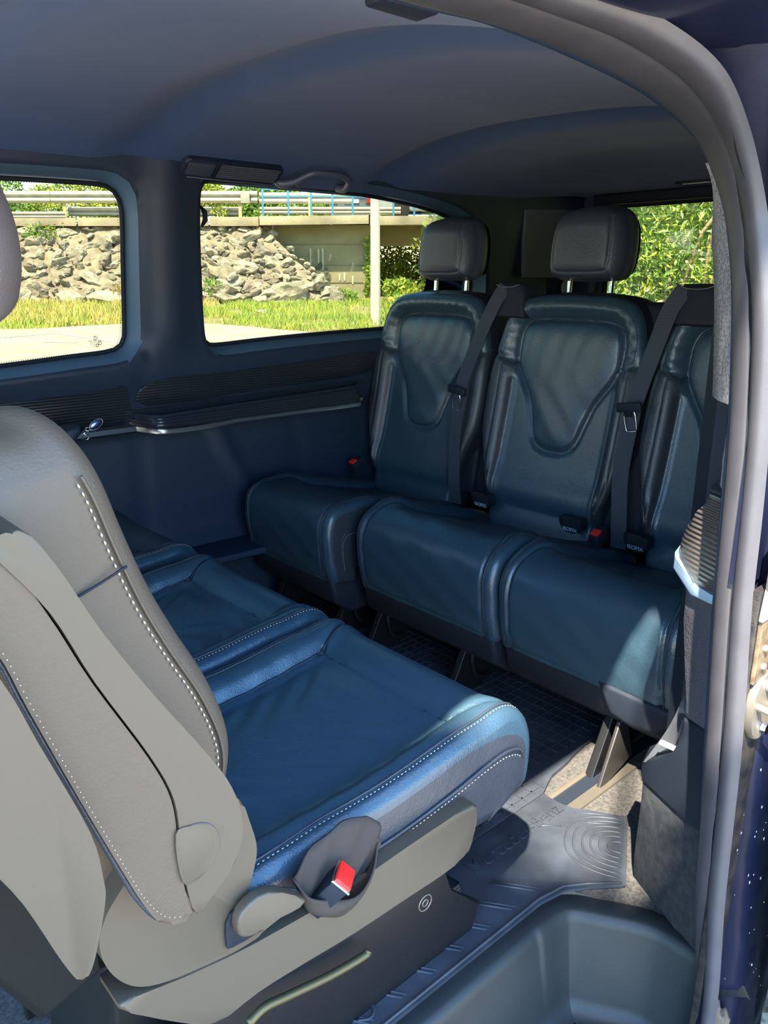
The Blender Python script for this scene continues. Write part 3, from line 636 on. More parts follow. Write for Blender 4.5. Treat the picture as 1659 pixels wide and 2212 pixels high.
    # ---- headrest
    hr = Pad(catmull([(-.105, 1.05), (.105, 1.05), (.125, 1.085), (.13, 1.15), (.115, 1.22), (.07, 1.255), (0, 1.26), (-.07, 1.255), (-.115, 1.22), (-.13, 1.15), (-.125, 1.085)], 6, True), (0, 1.15),
             lambda u, v, d: .014*(1-(u/.14)**2)+.004, .10, lambda u, v, h: arr3(.258-3.2*(v-1.125)**2+h, y0+u, v), n=120, nr=26, er=.045, bulge=.008, taper=.02)
    hr.build([('headrest', mat('lit_headrest_leather', (.070, .055, .052), .55, bump='leather', bstr=.1), 'leather headrest')], lambda u, v, lv: np.zeros(len(u), int), root)  # headrest leather browned and lightened for the light falling on it
    hm = root.children[-1]
    for s in (-1, 1):
        pp = [(s*.1335, v) for v in np.linspace(1.08, 1.22, 40)]
        stitch('stitching', arr3([.236-3.2*(v-1.125)**2 for _, v in pp], [y0+s*(.134-.25*max(0, v-1.17)) for _, v in pp], [v for _, v in pp]), THREAD, hm, ln=.006, w=.0012)
        bm = bmesh.new(); tube(bm, [(.16, y0+s*.07, .98), (.155, y0+s*.07, 1.08)], .007, 10); bm_ob('headrest_post', bm, STEEL, root)
    # ---- plastic hub shields and base
    mp = lambda a, b, t: (a, t, b)
    yn = y0-.265
    for s in (-1, 1):
        ya, yb = (y0+s*.266, y0+s*.246)
        slab('recliner_shield', [(.232, .530), (.212, .505), (.204, .475), (.214, .435), (.240, .402), (.286, .383), (.345, .372), (.395, .375), (.374, .398), (.366, .425), (.376, .455), (.385, .49), (.378, .53), (.366, .565), (.33, .59), (.28, .58)], ya, yb-s*.04, mp, SHELL, root, .012, 4, 5, label='plastic hub cover tinted for bounce light')
        slab('side_shield', [(.215, .398), (.24, .365), (.29, .315), (.318, .292), (.376, .296), (.441, .292), (.522, .285), (.62, .282), (.69, .280), (.745, .288), (.752, .33), (.748, .366), (.60, .366), (.50, .360), (.40, .366), (.345, .372), (.286, .383)], ya+s*.002, yb-s*.03, mp, SHELL, root, .010, 3, 3, label='plastic side shield tinted for bounce light')
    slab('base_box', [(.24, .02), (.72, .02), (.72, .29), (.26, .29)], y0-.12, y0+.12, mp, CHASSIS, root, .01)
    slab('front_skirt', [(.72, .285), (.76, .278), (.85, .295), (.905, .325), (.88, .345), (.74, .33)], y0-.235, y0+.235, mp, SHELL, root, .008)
    for s in (-1, 1):
        slab('base_leg', [(.22, .0), (.86, .0), (.88, .05), (.80, .12), (.78, .20), (.30, .20), (.22, .07)], y0+s*.16, y0+s*.18, mp, mat('black_steel', (.010, .010, .011), .4, metal=.2, spec=.3), root, .004)
        bm = bmesh.new(); bmesh.ops.create_cone(bm, cap_ends=True, segments=24, radius1=.020, radius2=.017, depth=.02, matrix=Matrix.Translation((.742, y0+s*.168, .135)) @ Matrix.Rotation(s*PI/2*-1, 4, 'X')); lg = bm_ob('lug', bm, MATS['black_steel'], root)
        bm = bmesh.new(); tube(bm, [(.742+.014*math.cos(a*PI/10), y0+s*.18, .135+.014*math.sin(a*PI/10)) for a in range(20)], .0012, 6, closed=True); bm_ob('rim', bm, GALV, lg, sharp=None)
        bm = bmesh.new(); tube(bm, [(.742+.006*math.cos(a*PI/6), y0+s*.18, .135+.006*math.sin(a*PI/6)) for a in range(12)], .0012, 6, closed=True); bm_ob('rim', bm, GALV, lg, sharp=None)
    return root
seat = middle_seat()
seat2 = copy_tree(seat); seat2.location.y += .50; seat2['label'] = 'middle-row seat in the centre, cushion seen between two neighbours'
seat3 = copy_tree(seat); seat3.location.y += 1.04; seat3['label'] = 'farthest middle-row seat, only a cushion corner showing by the window wall'

# parts only on the near seat: armrest, blade, lever, buckle in its pouch, release bar
mp = lambda a, b, t: (a, t, b)
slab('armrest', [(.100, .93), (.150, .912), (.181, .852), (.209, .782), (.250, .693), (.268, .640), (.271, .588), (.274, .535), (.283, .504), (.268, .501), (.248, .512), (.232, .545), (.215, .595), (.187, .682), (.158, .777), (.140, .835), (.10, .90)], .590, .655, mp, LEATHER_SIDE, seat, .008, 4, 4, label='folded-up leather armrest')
slab('armrest_frame', [(.135, .925), (.156, .920), (.172, .921), (.192, .889), (.222, .823), (.260, .752), (.304, .677), (.330, .625), (.340, .577), (.329, .538), (.299, .512), (.284, .501), (.276, .532), (.273, .587), (.270, .640), (.252, .693), (.211, .782), (.183, .852), (.150, .905)], .588, .655, mp, SHELL, seat, .006, 4, 4, label='plastic armrest frame tinted for bounce light')
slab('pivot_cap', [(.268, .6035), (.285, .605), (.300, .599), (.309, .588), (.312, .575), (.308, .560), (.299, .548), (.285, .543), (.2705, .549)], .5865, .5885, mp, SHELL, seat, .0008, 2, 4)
welt('cap_groove', arr3(*[np.array(q) for q in zip(*[(a, .5875, b) for a, b in catmull([(.268, .6035), (.285, .605), (.300, .599), (.309, .588), (.312, .575), (.308, .560), (.299, .548), (.285, .543), (.2705, .549)], 6)])]), .0007, TRIM_GRAIN, seat)
P = catmull([(.10, .905), (.140, .838), (.158, .780), (.187, .686), (.215, .599), (.232, .549), (.250, .517), (.272, .5035)], 8)
stitch('stitching', [(a+.002, .5905, b+.001) for a, b in P], THREAD, seat, ln=.004, gap=.0022)
welt('piping', [(a-.002, .596, b-.002) for a, b in P], .003, LEATHER_DK, seat)
slab('backrest_shell', [(.10, .90), (.136, .82), (.154, .762), (.183, .668), (.189, .618), (.188, .595), (.177, .555), (.169, .535), (.160, .531), (.148, .56), (.126, .632), (.10, .70), (.085, .80)], .56, .575, mp, SHELL, seat, .006, 3, 4, label='blade shaped backrest shell end tinted for bounce light')
slab('backrest_rear', [(.0, 1.0), (.08, .99), (.16, .70), (.21, .52), (.22, .42), (.15, .40), (-.02, .75)], .665, 1.14, mp, CHASSIS, seat, .01)
slab('recline_lever', [(.345, .412), (.350, .440), (.385, .446), (.432, .408), (.425, .400), (.385, .404), (.365, .400)], .618, .634, mp, SHELL, seat, .004, 3, 3, label='satin recline lever tinted for bounce light')
slab('lever_shadow', [(.338, .395), (.345, .43), (.40, .43), (.44, .40), (.40, .385), (.345, .384)], .6345, .638, mp, TRIM_DK, seat, .001, 2, 3)  # dark plate standing in for the shadow behind the lever
# fabric pouch: cloth loft with folds
rows = []
top_ = catmull([(.435, .418), (.465, .444), (.505, .455), (.545, .448), (.572, .425)], 6); bot_ = catmull([(.448, .372), (.465, .343), (.495, .330), (.522, .342), (.570, .385)], 6)
for i in range(len(top_)):
    r = []
    for k in range(11):
        s = k/10; a = top_[i]*(1-s)+bot_[i]*s; y = .644-.004*math.sin(PI*s)-.0025*math.sin(s*9+i*.8)
        r.append((a[0], y, a[1]))
    rows.append(r)
pc = loft('buckle_pouch', rows, FABRIC, seat, label='dark woven fabric pouch'); sm_ = pc.modifiers.new('s', 'SOLIDIFY'); sm_.thickness = .003
lt = catmull([(.432, .420), (.442, .398), (.470, .383), (.510, .370), (.548, .378), (.568, .400)], 5); lb_ = catmull([(.445, .385), (.452, .360), (.474, .338), (.500, .329), (.535, .345), (.572, .392)], 5); rows = []
for i in range(len(lt)):
    e_ = math.sin(PI*i/(len(lt)-1))
    rows.append([(a[0], .642-.030*e_*math.cos(s*PI/2)**.6-.003*math.sin(s*7+i*.5)*e_, a[1]) for s in np.linspace(0, 1, 9) for a in (lt[i]*(1-s)+lb_[i]*s,)])
pl_ = loft('pouch_lip', rows, FABRIC, seat); sm_ = pl_.modifiers.new('s', 'SOLIDIFY'); sm_.thickness = .0025
bk = axes((.42, -.50, .76), (.75, .62, .0), (.485, .620, .400))
def mb(name, args, mt, par, bev=.002, lb=None):
    bm = bmesh.new(); box(bm, *args, bev, 2, bk); return bm_ob(name, bm, mt, par, label=lb)
bko = mb('buckle', (-.050, .008, -.017, .017, -.012, .012), TRIM_DK, seat, .003, 'seat belt buckle with red release button')
mb('metal_rim', (.006, .010, -.0185, .0185, -.0135, .0135), STEEL, bko, .001)
mb('release_button', (.009, .0145, -.0165, .0165, -.0115, .0115), RED, bko, .002, 'bright red release button')
bm = bmesh.new(); tube(bm, catmull([(.395, .700, .178), (.42, .700, .186), (.455, .700, .178), (.53, .700, .160), (.59, .700, .152), (.60, .700, .156)], 5), .006, 8); bm_ob('release_bar', bm, mat('yellow_lit_steel', (.10, .085, .04), .5, metal=.6), seat, sharp=None)  # steel coloured with the yellow light on the bar

# ================================================================== REAR BENCH
INS = catmull([(.11, .978), (.155, .968), (.178, .935), (.182, .885), (.178, .845), (.155, .800), (.118, .745), (.095, .68), (.075, .625), (.040, .600), (0, .595), (-.040, .600), (-.075, .625), (-.095, .68), (-.118, .745), (-.155, .800), (-.178, .845), (-.182, .885), (-.178, .935), (-.155, .968), (-.11, .978), (0, .981)], 4, True)
def rear_back(root, y0):
    T = .11
    def W(u, v, h): return arr3(1.885+.20*(v-.41)+.012*np.sin((v-.4)*5)-h, y0+u, v)
    def H(u, v, d):
        P = np.stack([u, v], 1); a = np.abs(u); di = dpoly(P, INS); ins = inside(P, INS)
        yoke = sst(.80, .88, v); h = .026*yoke*np.where(ins, 0, sst(0, .04, di))
        h = h+.014*np.where(ins, 1-np.exp(-di/.022), 0)
        bol = sst(.165, .215, a)*(1-yoke)*.034*sst(.40, .47, v); h = h+bol
        g = gau(di, .0075)*.013
        seam = [(.181, .845), (.215, .862), (.262, .872)]; P2 = np.stack([a, v], 1); g = g+gau(dpoly(P2, seam, False), .005)*.010
        g = g+gau(np.where(v < .85, a-(.222-.03*sst(.55, .42, v)), 9), .0035)*.005+gau(np.where((v < .80) & (v > .43), a-.185, 9), .006)*.007
        fold = .0013*np.sin(u*90+v*30)*np.where(ins, sst(.78, .9, v), 0)+.001*np.sin(u*60-v*55)*np.where(ins, 1, 0)*(1-sst(.7, .9, v))
        rad = .0018*np.sin(np.arctan2(v-.87, u)*38)*gau(di-.03, .025)*np.where(ins, 0, 1)*yoke
        low = .010*np.exp(-((v-.47)/.05)**2)*(a < .2)-.006*gau(v-.415, .02)
        return h-g+fold+rad+low
    o = catmull([(0, .325), (.14, .328), (.195, .35), (.212, .46), (.240, .55), (.268, .64), (.272, .75), (.266, .85), (.250, .93), (.225, 1.0), (.185, 1.035), (.12, 1.048), (0, 1.052), (-.12, 1.048), (-.185, 1.035), (-.225, 1.0), (-.250, .93), (-.266, .85), (-.272, .75), (-.268, .64), (-.240, .55), (-.212, .46), (-.195, .35), (-.14, .328)], 6, True)
    p = Pad(o, (0, .74), H, T, W, n=220, nr=70, er=.030, bulge=.006)
    def cls(u, v, lv):
        P = np.stack([u, v], 1); a = np.abs(u); ins = inside(P, INS); line = .845+(a-.181)*.36
        r = np.where(v > np.where(a > .18, line, .845), 1, np.where(a > .185, 2, 3)); r = np.where(ins, 0, r); return np.where(lv > 0, 4, r)
    p.build([('insert_panel', LEATHER, None), ('upper_yoke', LEATHER, None), ('side_bolster', LEATHER_DK, None), ('lower_panel', LEATHER, None), ('back_shell', TRIM_DK, None)], cls, root)
    for s in (-1, 1):
        stitch('stitching', p.on([(s*(.227-.03*float(sst(.55, .42, v))), v) for v in np.linspace(.50, .85, 90)]), THREAD_DK, root, w=.0009)
    welt('seam', p.on(np.vstack([INS, INS[:1]]), -.0004), .0015, SEAMC, root)
    for s in (-1, 1): welt('seam', p.on(catmull([(s*.181, .845), (s*.215, .862), (s*.262, .872)], 8), -.0002), .0012, SEAMC, root)
    pth = [(.235, .88), (.232, .94), (.21, .99), (.175, 1.018), (.12, 1.03), (0, 1.033), (-.12, 1.03), (-.175, 1.018), (-.21, .99), (-.232, .94), (-.235, .88)]
    welt('piping', p.on(catmull(pth, 8)), .0014, LEATHER_DK, root)
    return p
def rear_headrest(root, y0):
    def H(u, v, d): return .012*(1-(u/.13)**2)-.006*gau(dpoly(np.stack([u, v], 1), SEAM, False), .003)
    SEAM = catmull([(-.085, 1.262), (-.092, 1.20), (-.090, 1.135), (-.075, 1.118), (0, 1.116), (.075, 1.118), (.090, 1.135), (.092, 1.20), (.085, 1.262)], 5)
    o = catmull([(-.095, 1.098), (0, 1.096), (.095, 1.098), (.118, 1.118), (.125, 1.165), (.120, 1.23), (.100, 1.272), (.06, 1.288), (0, 1.291), (-.06, 1.288), (-.100, 1.272), (-.120, 1.23), (-.125, 1.165), (-.118, 1.118)], 5, True)
    W = lambda u, v, h: arr3(1.995+.10*(v-1.1)-h, y0+u, v)
    p = Pad(o, (0, 1.19), H, .125, W, n=140, nr=36, er=.052, bulge=.012, taper=.03)
    hs_ = p.build([('headrest', mat('grey_black_leather', (.034, .041, .056), .42, bump='leather', bstr=.25), None)], lambda u, v, lv: np.zeros(len(u), int), root)[0]
    for sc in (1.0, 1.06):
        q = np.array(SEAM); q = (q-(0, 1.19))*sc+(0, 1.19); stitch('stitching', p.on(q), THREAD_DK, hs_, w=.0008, ln=.004, gap=.0015)
    for s in (-1, 1):
        bm = bmesh.new(); tube(bm, [(2.055, y0+s*.072, 1.02), (2.062, y0+s*.072, 1.06), (2.066, y0+s*.072, 1.12)], .0075, 12); bm_ob('headrest_post', bm, STEEL, root)
        bm = bmesh.new(); bmesh.ops.create_cone(bm, cap_ends=True, segments=20, radius1=.020, radius2=.016, depth=.012, matrix=Matrix.Translation((2.058, y0+s*.072, 1.052))); bm_ob('post_collar', bm, TRIM_DK, root)
def rear_cushion(root, ya, yb, dx=0, shadow_side=True):
    y0 = (ya+yb)/2; hw = (yb-ya)/2
    pr = prof([(1.94+0*dx, .325), (1.85, .352), (1.72+dx*.6, .388), (1.60+dx, .425), (1.52+dx, .448), (1.455+dx, .452), (1.415+dx, .430), (1.397+dx, .385), (1.398+dx, .32), (1.408+dx, .26), (1.42+dx, .205)],
              [(1.94, .25), (1.85, .25), (1.72+dx*.6, .25), (1.60+dx, .25), (1.55+dx, .25), (1.53+dx, .25), (1.52+dx, .25), (1.51+dx, .24), (1.51+dx, .23), (1.51+dx, .22), (1.51+dx, .205)])
    L = pr[1][-1]; T = .12; W = wrapper(pr, y0, T, -1); va = float(np.interp(1, [0, 1], [0, .385-dx*.3])); w1_ = hw-.075
    def H(u, v, d):
        a = np.abs(u); ridge = sst(w1_-.02, w1_+.035, a)*.026*(1-sst(.40, .52, v))
        dome = .008*(1-np.clip(a/w1_, 0, 1)**2)*(1-sst(va-.05, va, v))
        roll = .010*np.exp(-((v-(va+.07))/.05)**2)
        g = gau(np.where(v < va, a-w1_, 9), .006)*.008+gau(np.where(a < w1_, v-va, 9), .006)*.009
        P = np.stack([a, v], 1); g = g+gau(dpoly(P, [(w1_, va), (hw-.045, va+.10), (hw-.038, va+.20), (hw-.036, L)], False), .0045)*.007
        g = g+gau(v-(L-.022), .004)*.004
        return ridge+dome+roll-g+.0008*np.sin(v*70+u*40)
    o = rrect(-hw, hw, 0, L, (.03, .015, .015, .03)); p = Pad(o, (0, L*.5), H, T, W, n=200, nr=50, er=.024, bulge=.004)
    def cls(u, v, lv):
        a = np.abs(u); r = np.where(v > va, 1, 0); edge = np.where(v < va, w1_, np.interp(v, [va, va+.10, va+.20, L], [w1_, hw-.045, hw-.038, hw-.036]))
        r = np.where(a > edge, 2, r); return np.where(lv > 0, 3, r)
    p.build([('seat_insert', LEATHER, None), ('front_roll', LEATHER, None), ('side_bolster', LEATHER, None), ('side_panel', LEATHER_DK, None)], cls, root)
    for s in (-1, 1):
        welt('piping', p.on([(s*(hw-.030), v) for v in np.linspace(.05, L-.02, 60)]), .0018, LEATHER_DK, root)
        stitch('stitching', p.on([(s*(hw-.022), v) for v in np.linspace(.05, va+.14, 60)]), THREAD_DK, root, w=.0008)
        vv = np.linspace(.25, L-.05, 50); pt = W(np.full(50, s*(hw+.0025)), vv, np.full(50, -.055)); welt('piping', pt, .002, LEATHER_DK, root)
        stitch('stitching', W(np.full(50, s*(hw+.004)), vv, np.full(50, -.060)), THREAD if s < 0 else THREAD_DK, root, w=.001)
    for s in (-1, 1):
        welt('seam', p.on([(s*w1_, v) for v in np.linspace(.03, va, 40)]+[(s*np.interp(q, [0, .1, .2, L-va], [w1_, hw-.045, hw-.038, hw-.036]), va+q) for q in np.linspace(.005, L-va-.01, 40)], -.0002), .0011, SEAMC, root)
    welt('seam', p.on([(u, va) for u in np.linspace(-w1_, w1_, 40)], -.0002), .0011, SEAMC, root)
    # valance under the cushion and curved end cap
    slab('valance', [(1.42+dx, .215), (1.435+dx, .15), (1.50+dx, .10), (1.80, .10), (1.92, .25), (1.60+dx, .26), (1.50+dx, .26)], ya+.012, yb-.012, mp, TRIM_DK, root, .014, 3)
    return p
def belt(root, path, lab=None, width=.046):
    P = catmull(path, 8); V = []; F = []
    for i, p in enumerate(P):
        t = P[min(i+1, len(P)-1)]-P[max(i-1, 0)]; t /= np.linalg.norm(t); w = np.cross(t, (1, .1, 0)); w = w/np.linalg.norm(w)*width/2
        n = np.cross(w, t); n = n/np.linalg.norm(n)*.0008
        V += [p-w+n, p+w+n, p+w-n, p-w-n]
    for i in range(len(P)-1):
        a = 4*i; b = a+4
        for k in range(4): F.append((a+k, a+(k+1) % 4, b+(k+1) % 4, b+k))
    return ob('seat_belt', V, F, BELT, root, True, 30, lab)
def tongue(par, pos, rot, sc=1):
    M = Matrix.Translation(pos) @ Matrix.Rotation(math.radians(-80), 4, 'Y') @ Matrix.Rotation(math.radians(rot), 4, 'X')
    M = Matrix.Translation(pos+Vector((-.010, 0, 0))) @ Matrix.Rotation(math.radians(rot), 4, 'X') @ Matrix.Rotation(math.radians(-8), 4, 'Y') @ Matrix.Scale(1.2, 4)
    bm = bmesh.new(); box(bm, -.007, .004, -.031, .031, -.012, .010, .004, 3, M); h = bm_ob('tongue_grip', bm, TRIM_DK, par)
    out = [(-.012, -.010), (-.013, -.050), (-.008, -.056), (.008, -.056), (.013, -.050), (.012, -.010)]; inn = [(-.006, -.018), (-.007, -.044), (.007, -.044), (.006, -.018)]
    bm = bmesh.new(); tube(bm, [M @ Vector((-.003, a, b)) for a, b in catmull(out, 3, True)], .0024, 6, closed=True); bm_ob('tongue_plate', bm, STEEL, par, sharp=None)
    bm = bmesh.new(); box(bm, -.004, -.002, -.010, .010, -.022, -.010, 0, 1, M); bm_ob('tongue_plate', bm, STEEL, par)
def belt_housing(root, y, x=2.0):
    slab('belt_housing', [(y-.075, .98), (y-.06, 1.065), (y-.045, 1.085), (y+.045, 1.085), (y+.062, 1.06), (y+.085, .98)], x-.02, x+.10, lambda a, b, t: (t+.2*(b-1.05), a, b), TRIM_DK, root, .014, 4)
    bm = bmesh.new(); tube(bm, catmull([(x-.022, y-.045, 1.080), (x-.026, y-.02, 1.073), (x-.026, y+.02, 1.073), (x-.022, y+.045, 1.080)], 5), .0015, 6); bm_ob('slot_edge', bm, GALV, root, sharp=None)
def isofix(root, y, z, x=1.850):
    P = [(y+.034, z+.045), (y+.036, z+.018), (y+.022, z+.003), (y, z-.003), (y-.022, z+.003), (y-.036, z+.018), (y-.034, z+.045)]
    s_ = slab('isofix_guide', catmull(P, 4), x-.006, x+.03, lambda a, b, t: (t-.25*(b-z), a, b), TRIM_DK, root, .003)
    slab('guide_slot', [(y-.022, z+.018), (y+.022, z+.018), (y+.022, z+.05), (y-.022, z+.05)], x-.0075, x-.004, lambda a, b, t: (t-.25*(b-z), a, b), mat('void_black', (.004, .005, .008), .8), s_, 0)
    text_mesh('isofix_lettering', 'ISOFIX', .0165, LABELW, axes((0, -1, 0), (-.25, 0, 1), (x-.0100, y, z+.0090)), s_, extrude=.0003)
def bench_leg(root, y, strut=False):
    BS = MATS['black_steel']
    slab('leg_bracket', [(1.39, .0), (1.52, .0), (1.60, .06), (1.62, .16), (1.50, .20), (1.47, .15)], y-.010, y+.010, mp, BS, root, .003)
    WS = mat('worn_steel', (.10, .09, .085), .35, metal=.8)
    if strut: slab('leg_strut', [(1.368, .0), (1.392, .0), (1.50, .035), (1.47, .13), (1.445, .15), (1.432, .145)], y-.045, y-.035, lambda a, b, t: (a, t, b), WS, root, .003)
    bm = bmesh.new(); tube(bm, catmull([(1.49, y-.02, .17), (1.475, y-.02, .11), (1.49, y-.024, .055), (1.53, y-.024, .04)], 5), .007, 8); bm_ob('release_handle', bm, BS, root, sharp=None)
    bm = bmesh.new(); bmesh.ops.create_cone(bm, cap_ends=True, segments=24, radius1=.026, radius2=.024, depth=.03, matrix=Matrix.Translation((1.56, y-.025, .09)) @ Matrix.Rotation(PI/2, 4, 'X')); lg = bm_ob('lug', bm, BS, root)
    bm = bmesh.new(); tube(bm, [(1.56+.017*math.cos(a*PI/10), y-.041, .09+.017*math.sin(a*PI/10)) for a in range(20)], .0012, 6, closed=True); bm_ob('rim', bm, MATS['worn_steel'], lg, sharp=None)

rs1 = thing('bench_seat', 'left rear bench seat in the corner under the side window', 'seat', (1.8, 1.95, 0), 'rear bench seats')
rear_back(rs1, 1.955); rear_headrest(rs1, 1.945); rear_cushion(rs1, 1.735, 2.19, -.06)
b1 = belt(rs1, [(1.985, 1.64, 1.075), (1.965, 1.665, 1.02), (1.94, 1.70, .92), (1.915, 1.735, .80), (1.905, 1.742, .74), (1.875, 1.735, .60), (1.855, 1.715, .47), (1.865, 1.715, .38)]); tongue(b1, Vector((1.898, 1.742, .752)), 8)
rs2 = thing('bench_seat', 'centre rear bench seat with the tall headrest beside the rear window', 'seat', (1.8, 1.40, 0), 'rear bench seats')
rear_back(rs2, 1.395); rear_headrest(rs2, 1.385); rear_cushion(rs2, 1.155, 1.685)
b2 = belt(rs2, [(1.985, 1.045, 1.075), (1.965, 1.07, 1.02), (1.94, 1.09, .92), (1.915, 1.112, .80), (1.905, 1.118, .74), (1.875, 1.118, .60), (1.855, 1.10, .47), (1.865, 1.10, .38)]); tongue(b2, Vector((1.898, 1.118, .770)), -8)
rs3 = thing('bench_seat', 'rear bench seat nearest the door, half hidden behind the door pillar', 'seat', (1.8, .85, 0), 'rear bench seats')
rear_back(rs3, .835); rear_headrest(rs3, .80); rear_cushion(rs3, .665, 1.145)
belt_housing(rs1, 1.625); belt_housing(rs2, 1.01)
belt_housing(rs3, .45) if False else None
isofix(rs2, 1.585, .398); isofix(rs2, 1.245, .396); isofix(rs3, 1.035, .394)
# backs between the pads
slab('back_frame', [(1.70, .40), (1.69, .90), (1.63, 1.02), (1.15, 1.035), (1.08, 1.0), (1.06, .40)], 1.98, 2.10, lambda a, b, t: (t+.2*(b-.7), a, b), TRIM_DK, rs2, .02)
slab('back_frame', [(1.10, .40), (1.09, .90), (1.05, 1.01), (.60, 1.03), (.56, .40)], 1.98, 2.10, lambda a, b, t: (t+.2*(b-.7), a, b), TRIM_DK, rs3, .02)
slab('back_frame', [(2.2, .40), (2.2, .90), (2.1, 1.02), (1.72, 1.02), (1.70, .40)], 1.98, 2.10, lambda a, b, t: (t+.2*(b-.7), a, b), TRIM_DK, rs1, .02)
slab('end_cap', [(.655, .24), (.66, .20), (.70, .165), (.76, .155), (.82, .165), (.86, .24)], 1.405, 1.60, lambda a, b, t: (t, a, b), TRIM_DK, rs3, .02, 4)
for r_, ys in ((rs1, (1.80, 2.12)), (rs2, (1.30, 1.64)), (rs3, (.845,))):
    for y in ys: bench_leg(r_, y, y < 1)
for r_, (x, y, z), a in ((rs2, (1.80, 1.125, .425), 20), (rs1, (1.80, 2.155, .45), 25)):
    M = Matrix.Translation((x, y, z)) @ Matrix.Rotation(math.radians(-a), 4, 'Y'); bm = bmesh.new(); box(bm, -.02, .03, -.013, .013, -.03, .012, .003, 2, M); b_ = bm_ob('buckle', bm, TRIM_DK, r_)
    bm = bmesh.new(); box(bm, -.019, .005, -.012, .012, .010, .019, .003, 2, M); bm_ob('release_button', bm, RED, b_, label='red release button')

# ================================================================== CEILING FITTINGS
av = thing('roof_vent', 'slim roof air vent with fine louvres above the side window', 'vent', (1.33, 2.12, 1.41))
cz = lambda x, t: (x, 2.165-t*.75-.02, 1.375+t)     # sloping plane of the headliner edge
pl = lambda a, b, t: (a, 2.136-b*1.0+t*.7, 1.380+b*.72+t*.7)
slab('housing', rrect(1.155, 1.475, -.002, .052, .012), -.012, .03, pl, TRIM, av, .005)
slab('lens_panel', rrect(1.165, 1.245, .006, .044, .006), -.0145, -.010, pl, mat('smoked_lens', (.05, .06, .085), .3), av, .001)
slab('bezel', rrect(1.25, 1.47, .002, .050, .008), -.0145, -.008, pl, TRIM_DK, av, .002)
mat('lip_grey', (.10, .11, .14), .35)
for k in range(7): slab('louvre', [(1.262, .008+k*.006), (1.46, .008+k*.006), (1.46, .0105+k*.006), (1.262, .0105+k*.006)], -.0180, -.012, pl, MATS['lip_grey'], av, 0)
bm = bmesh.new(); tube(bm, [pl(1.16, -.002, -.012), pl(1.30, -.003, -.014), pl(1.45, -.002, -.013)], .0016, 6); bm_ob('lip', bm, mat('lip_grey', (.15, .16, .18), .35), av, sharp=None)
bm = bmesh.new(); box(bm, 1.325, 1.340, 2.132, 2.140, 1.372, 1.378, .001); bm_ob('thumb_wheel', bm, TRIM, av)
gh = thing('grab_handle', 'dark curved grab handle on the ceiling edge above the side window', 'handle', (1.60, 2.10, 1.40))
P = catmull([pl(1.480, .004, .0), pl(1.487, .008, -.020), pl(1.515, .030, -.034), pl(1.548, .066, -.040), pl(1.60, .072, -.042), pl(1.655, .070, -.042), pl(1.705, .050, -.038), pl(1.725, .016, -.026), pl(1.722, -.002, .0)], 6)
R_ = [.0085+.004*abs(math.cos(PI*i/(len(P)-1)))**3 for i in range(len(P))]
bm = bmesh.new(); tube(bm, P, R_, 12); bm_ob('grip', bm, mat('handle_plastic', (.07, .085, .125), .35), gh, sharp=None)
bm = bmesh.new(); tube(bm, catmull([pl(1.545, .012, -.004), pl(1.548, .006, -.018), pl(1.558, .004, -.020), pl(1.562, .012, -.018)], 4), .0028, 6); bm_ob('coat_hook', bm, MATS['handle_plastic'], gh, sharp=None)
dl = thing('door_light', 'small flush lamp on the headliner edge above the door opening', 'lamp', (.60, .60, 1.34))
bm = bmesh.new(); bmesh.ops.create_uvsphere(bm, u_segments=20, v_segments=10, radius=1, matrix=Matrix.Translation((.565, .625, 1.352)) @ Matrix.Diagonal((.028, .014, .006, 1))); bm_ob('lens', bm, STEEL, dl, sharp=None)
bm = bmesh.new(); box(bm, .55, .62, .607, .64, 1.343, 1.36, .004); bm_ob('housing', bm, TRIM_DK, dl)

# ================================================================== OUTSIDE
# local frame of the embankment: r to the right along it, d away from the van
CR, SR = math.cos(YAW), math.sin(YAW)
def E(r, d, z): return (r*CR+d*SR, -r*SR+d*CR, z)
def K(r, z, d): return E(r*d/25, d, 1.1+(z-1.1)*d/25)   # r, z as measured at 25 m
def gz(d): return -.5+.034*max(0, min(d, 40))
ASPH = mat('pale_asphalt', (.38, .35, .29), .9, bump='60', bstr=.2, vary=.12, vscale=1.2)
GRAV = mat('gravel_ground', (.40, .35, .28), .95, bump='50', bstr=.6, bdist=.01, vary=.25, vscale=12)
SOIL = mat('grassy_soil', (.22, .22, .07), .95, bump='20', bstr=.5, bdist=.02, color2=(.34, .30, .12), vscale=1.5)
CONC = mat('weathered_concrete', (.42, .37, .27), .85, bump='14', bstr=.5, bdist=.02, color2=(.26, .23, .17), vscale=1.1)
CONC_W = mat('abutment_concrete', (.34, .31, .20), .85, bump='10', bstr=.3, bdist=.02, color2=(.25, .23, .15), vscale=.8, stretch=(1, 1, 2.5))
ROCK = mat('limestone', (.30, .265, .21), .9, bump='9', bstr=.8, bdist=.03, color2=(.16, .145, .12), vscale=2.3)
ROCK2 = mat('pale_limestone', (.46, .42, .34), .9, bump='9', bstr=.8, bdist=.03, color2=(.25, .225, .18), vscale=2.3)
DIRT = mat('embankment_dirt', (.33, .285, .21), .95, bump='6', bstr=1, bdist=.06, color2=(.19, .165, .12), vscale=3)
BLUEP = mat('blue_railing_paint', (.05, .26, .46), .5)
ZINC = mat('galvanised_rail', (.42, .41, .36), .5, metal=.3, vary=.1, vscale=3)
def leafmat(n, c): 
    m = mat(n, c, .5, vary=.35, vscale=3); return m
LEAF_Y = leafmat('yellow_green_leaf', (.40, .46, .06)); LEAF_G = leafmat('mid_green_leaf', (.20, .34, .05)); LEAF_D = leafmat('dark_green_leaf', (.07, .14, .03)); LEAF_P = leafmat('pale_leaf_face', (.48, .52, .26))
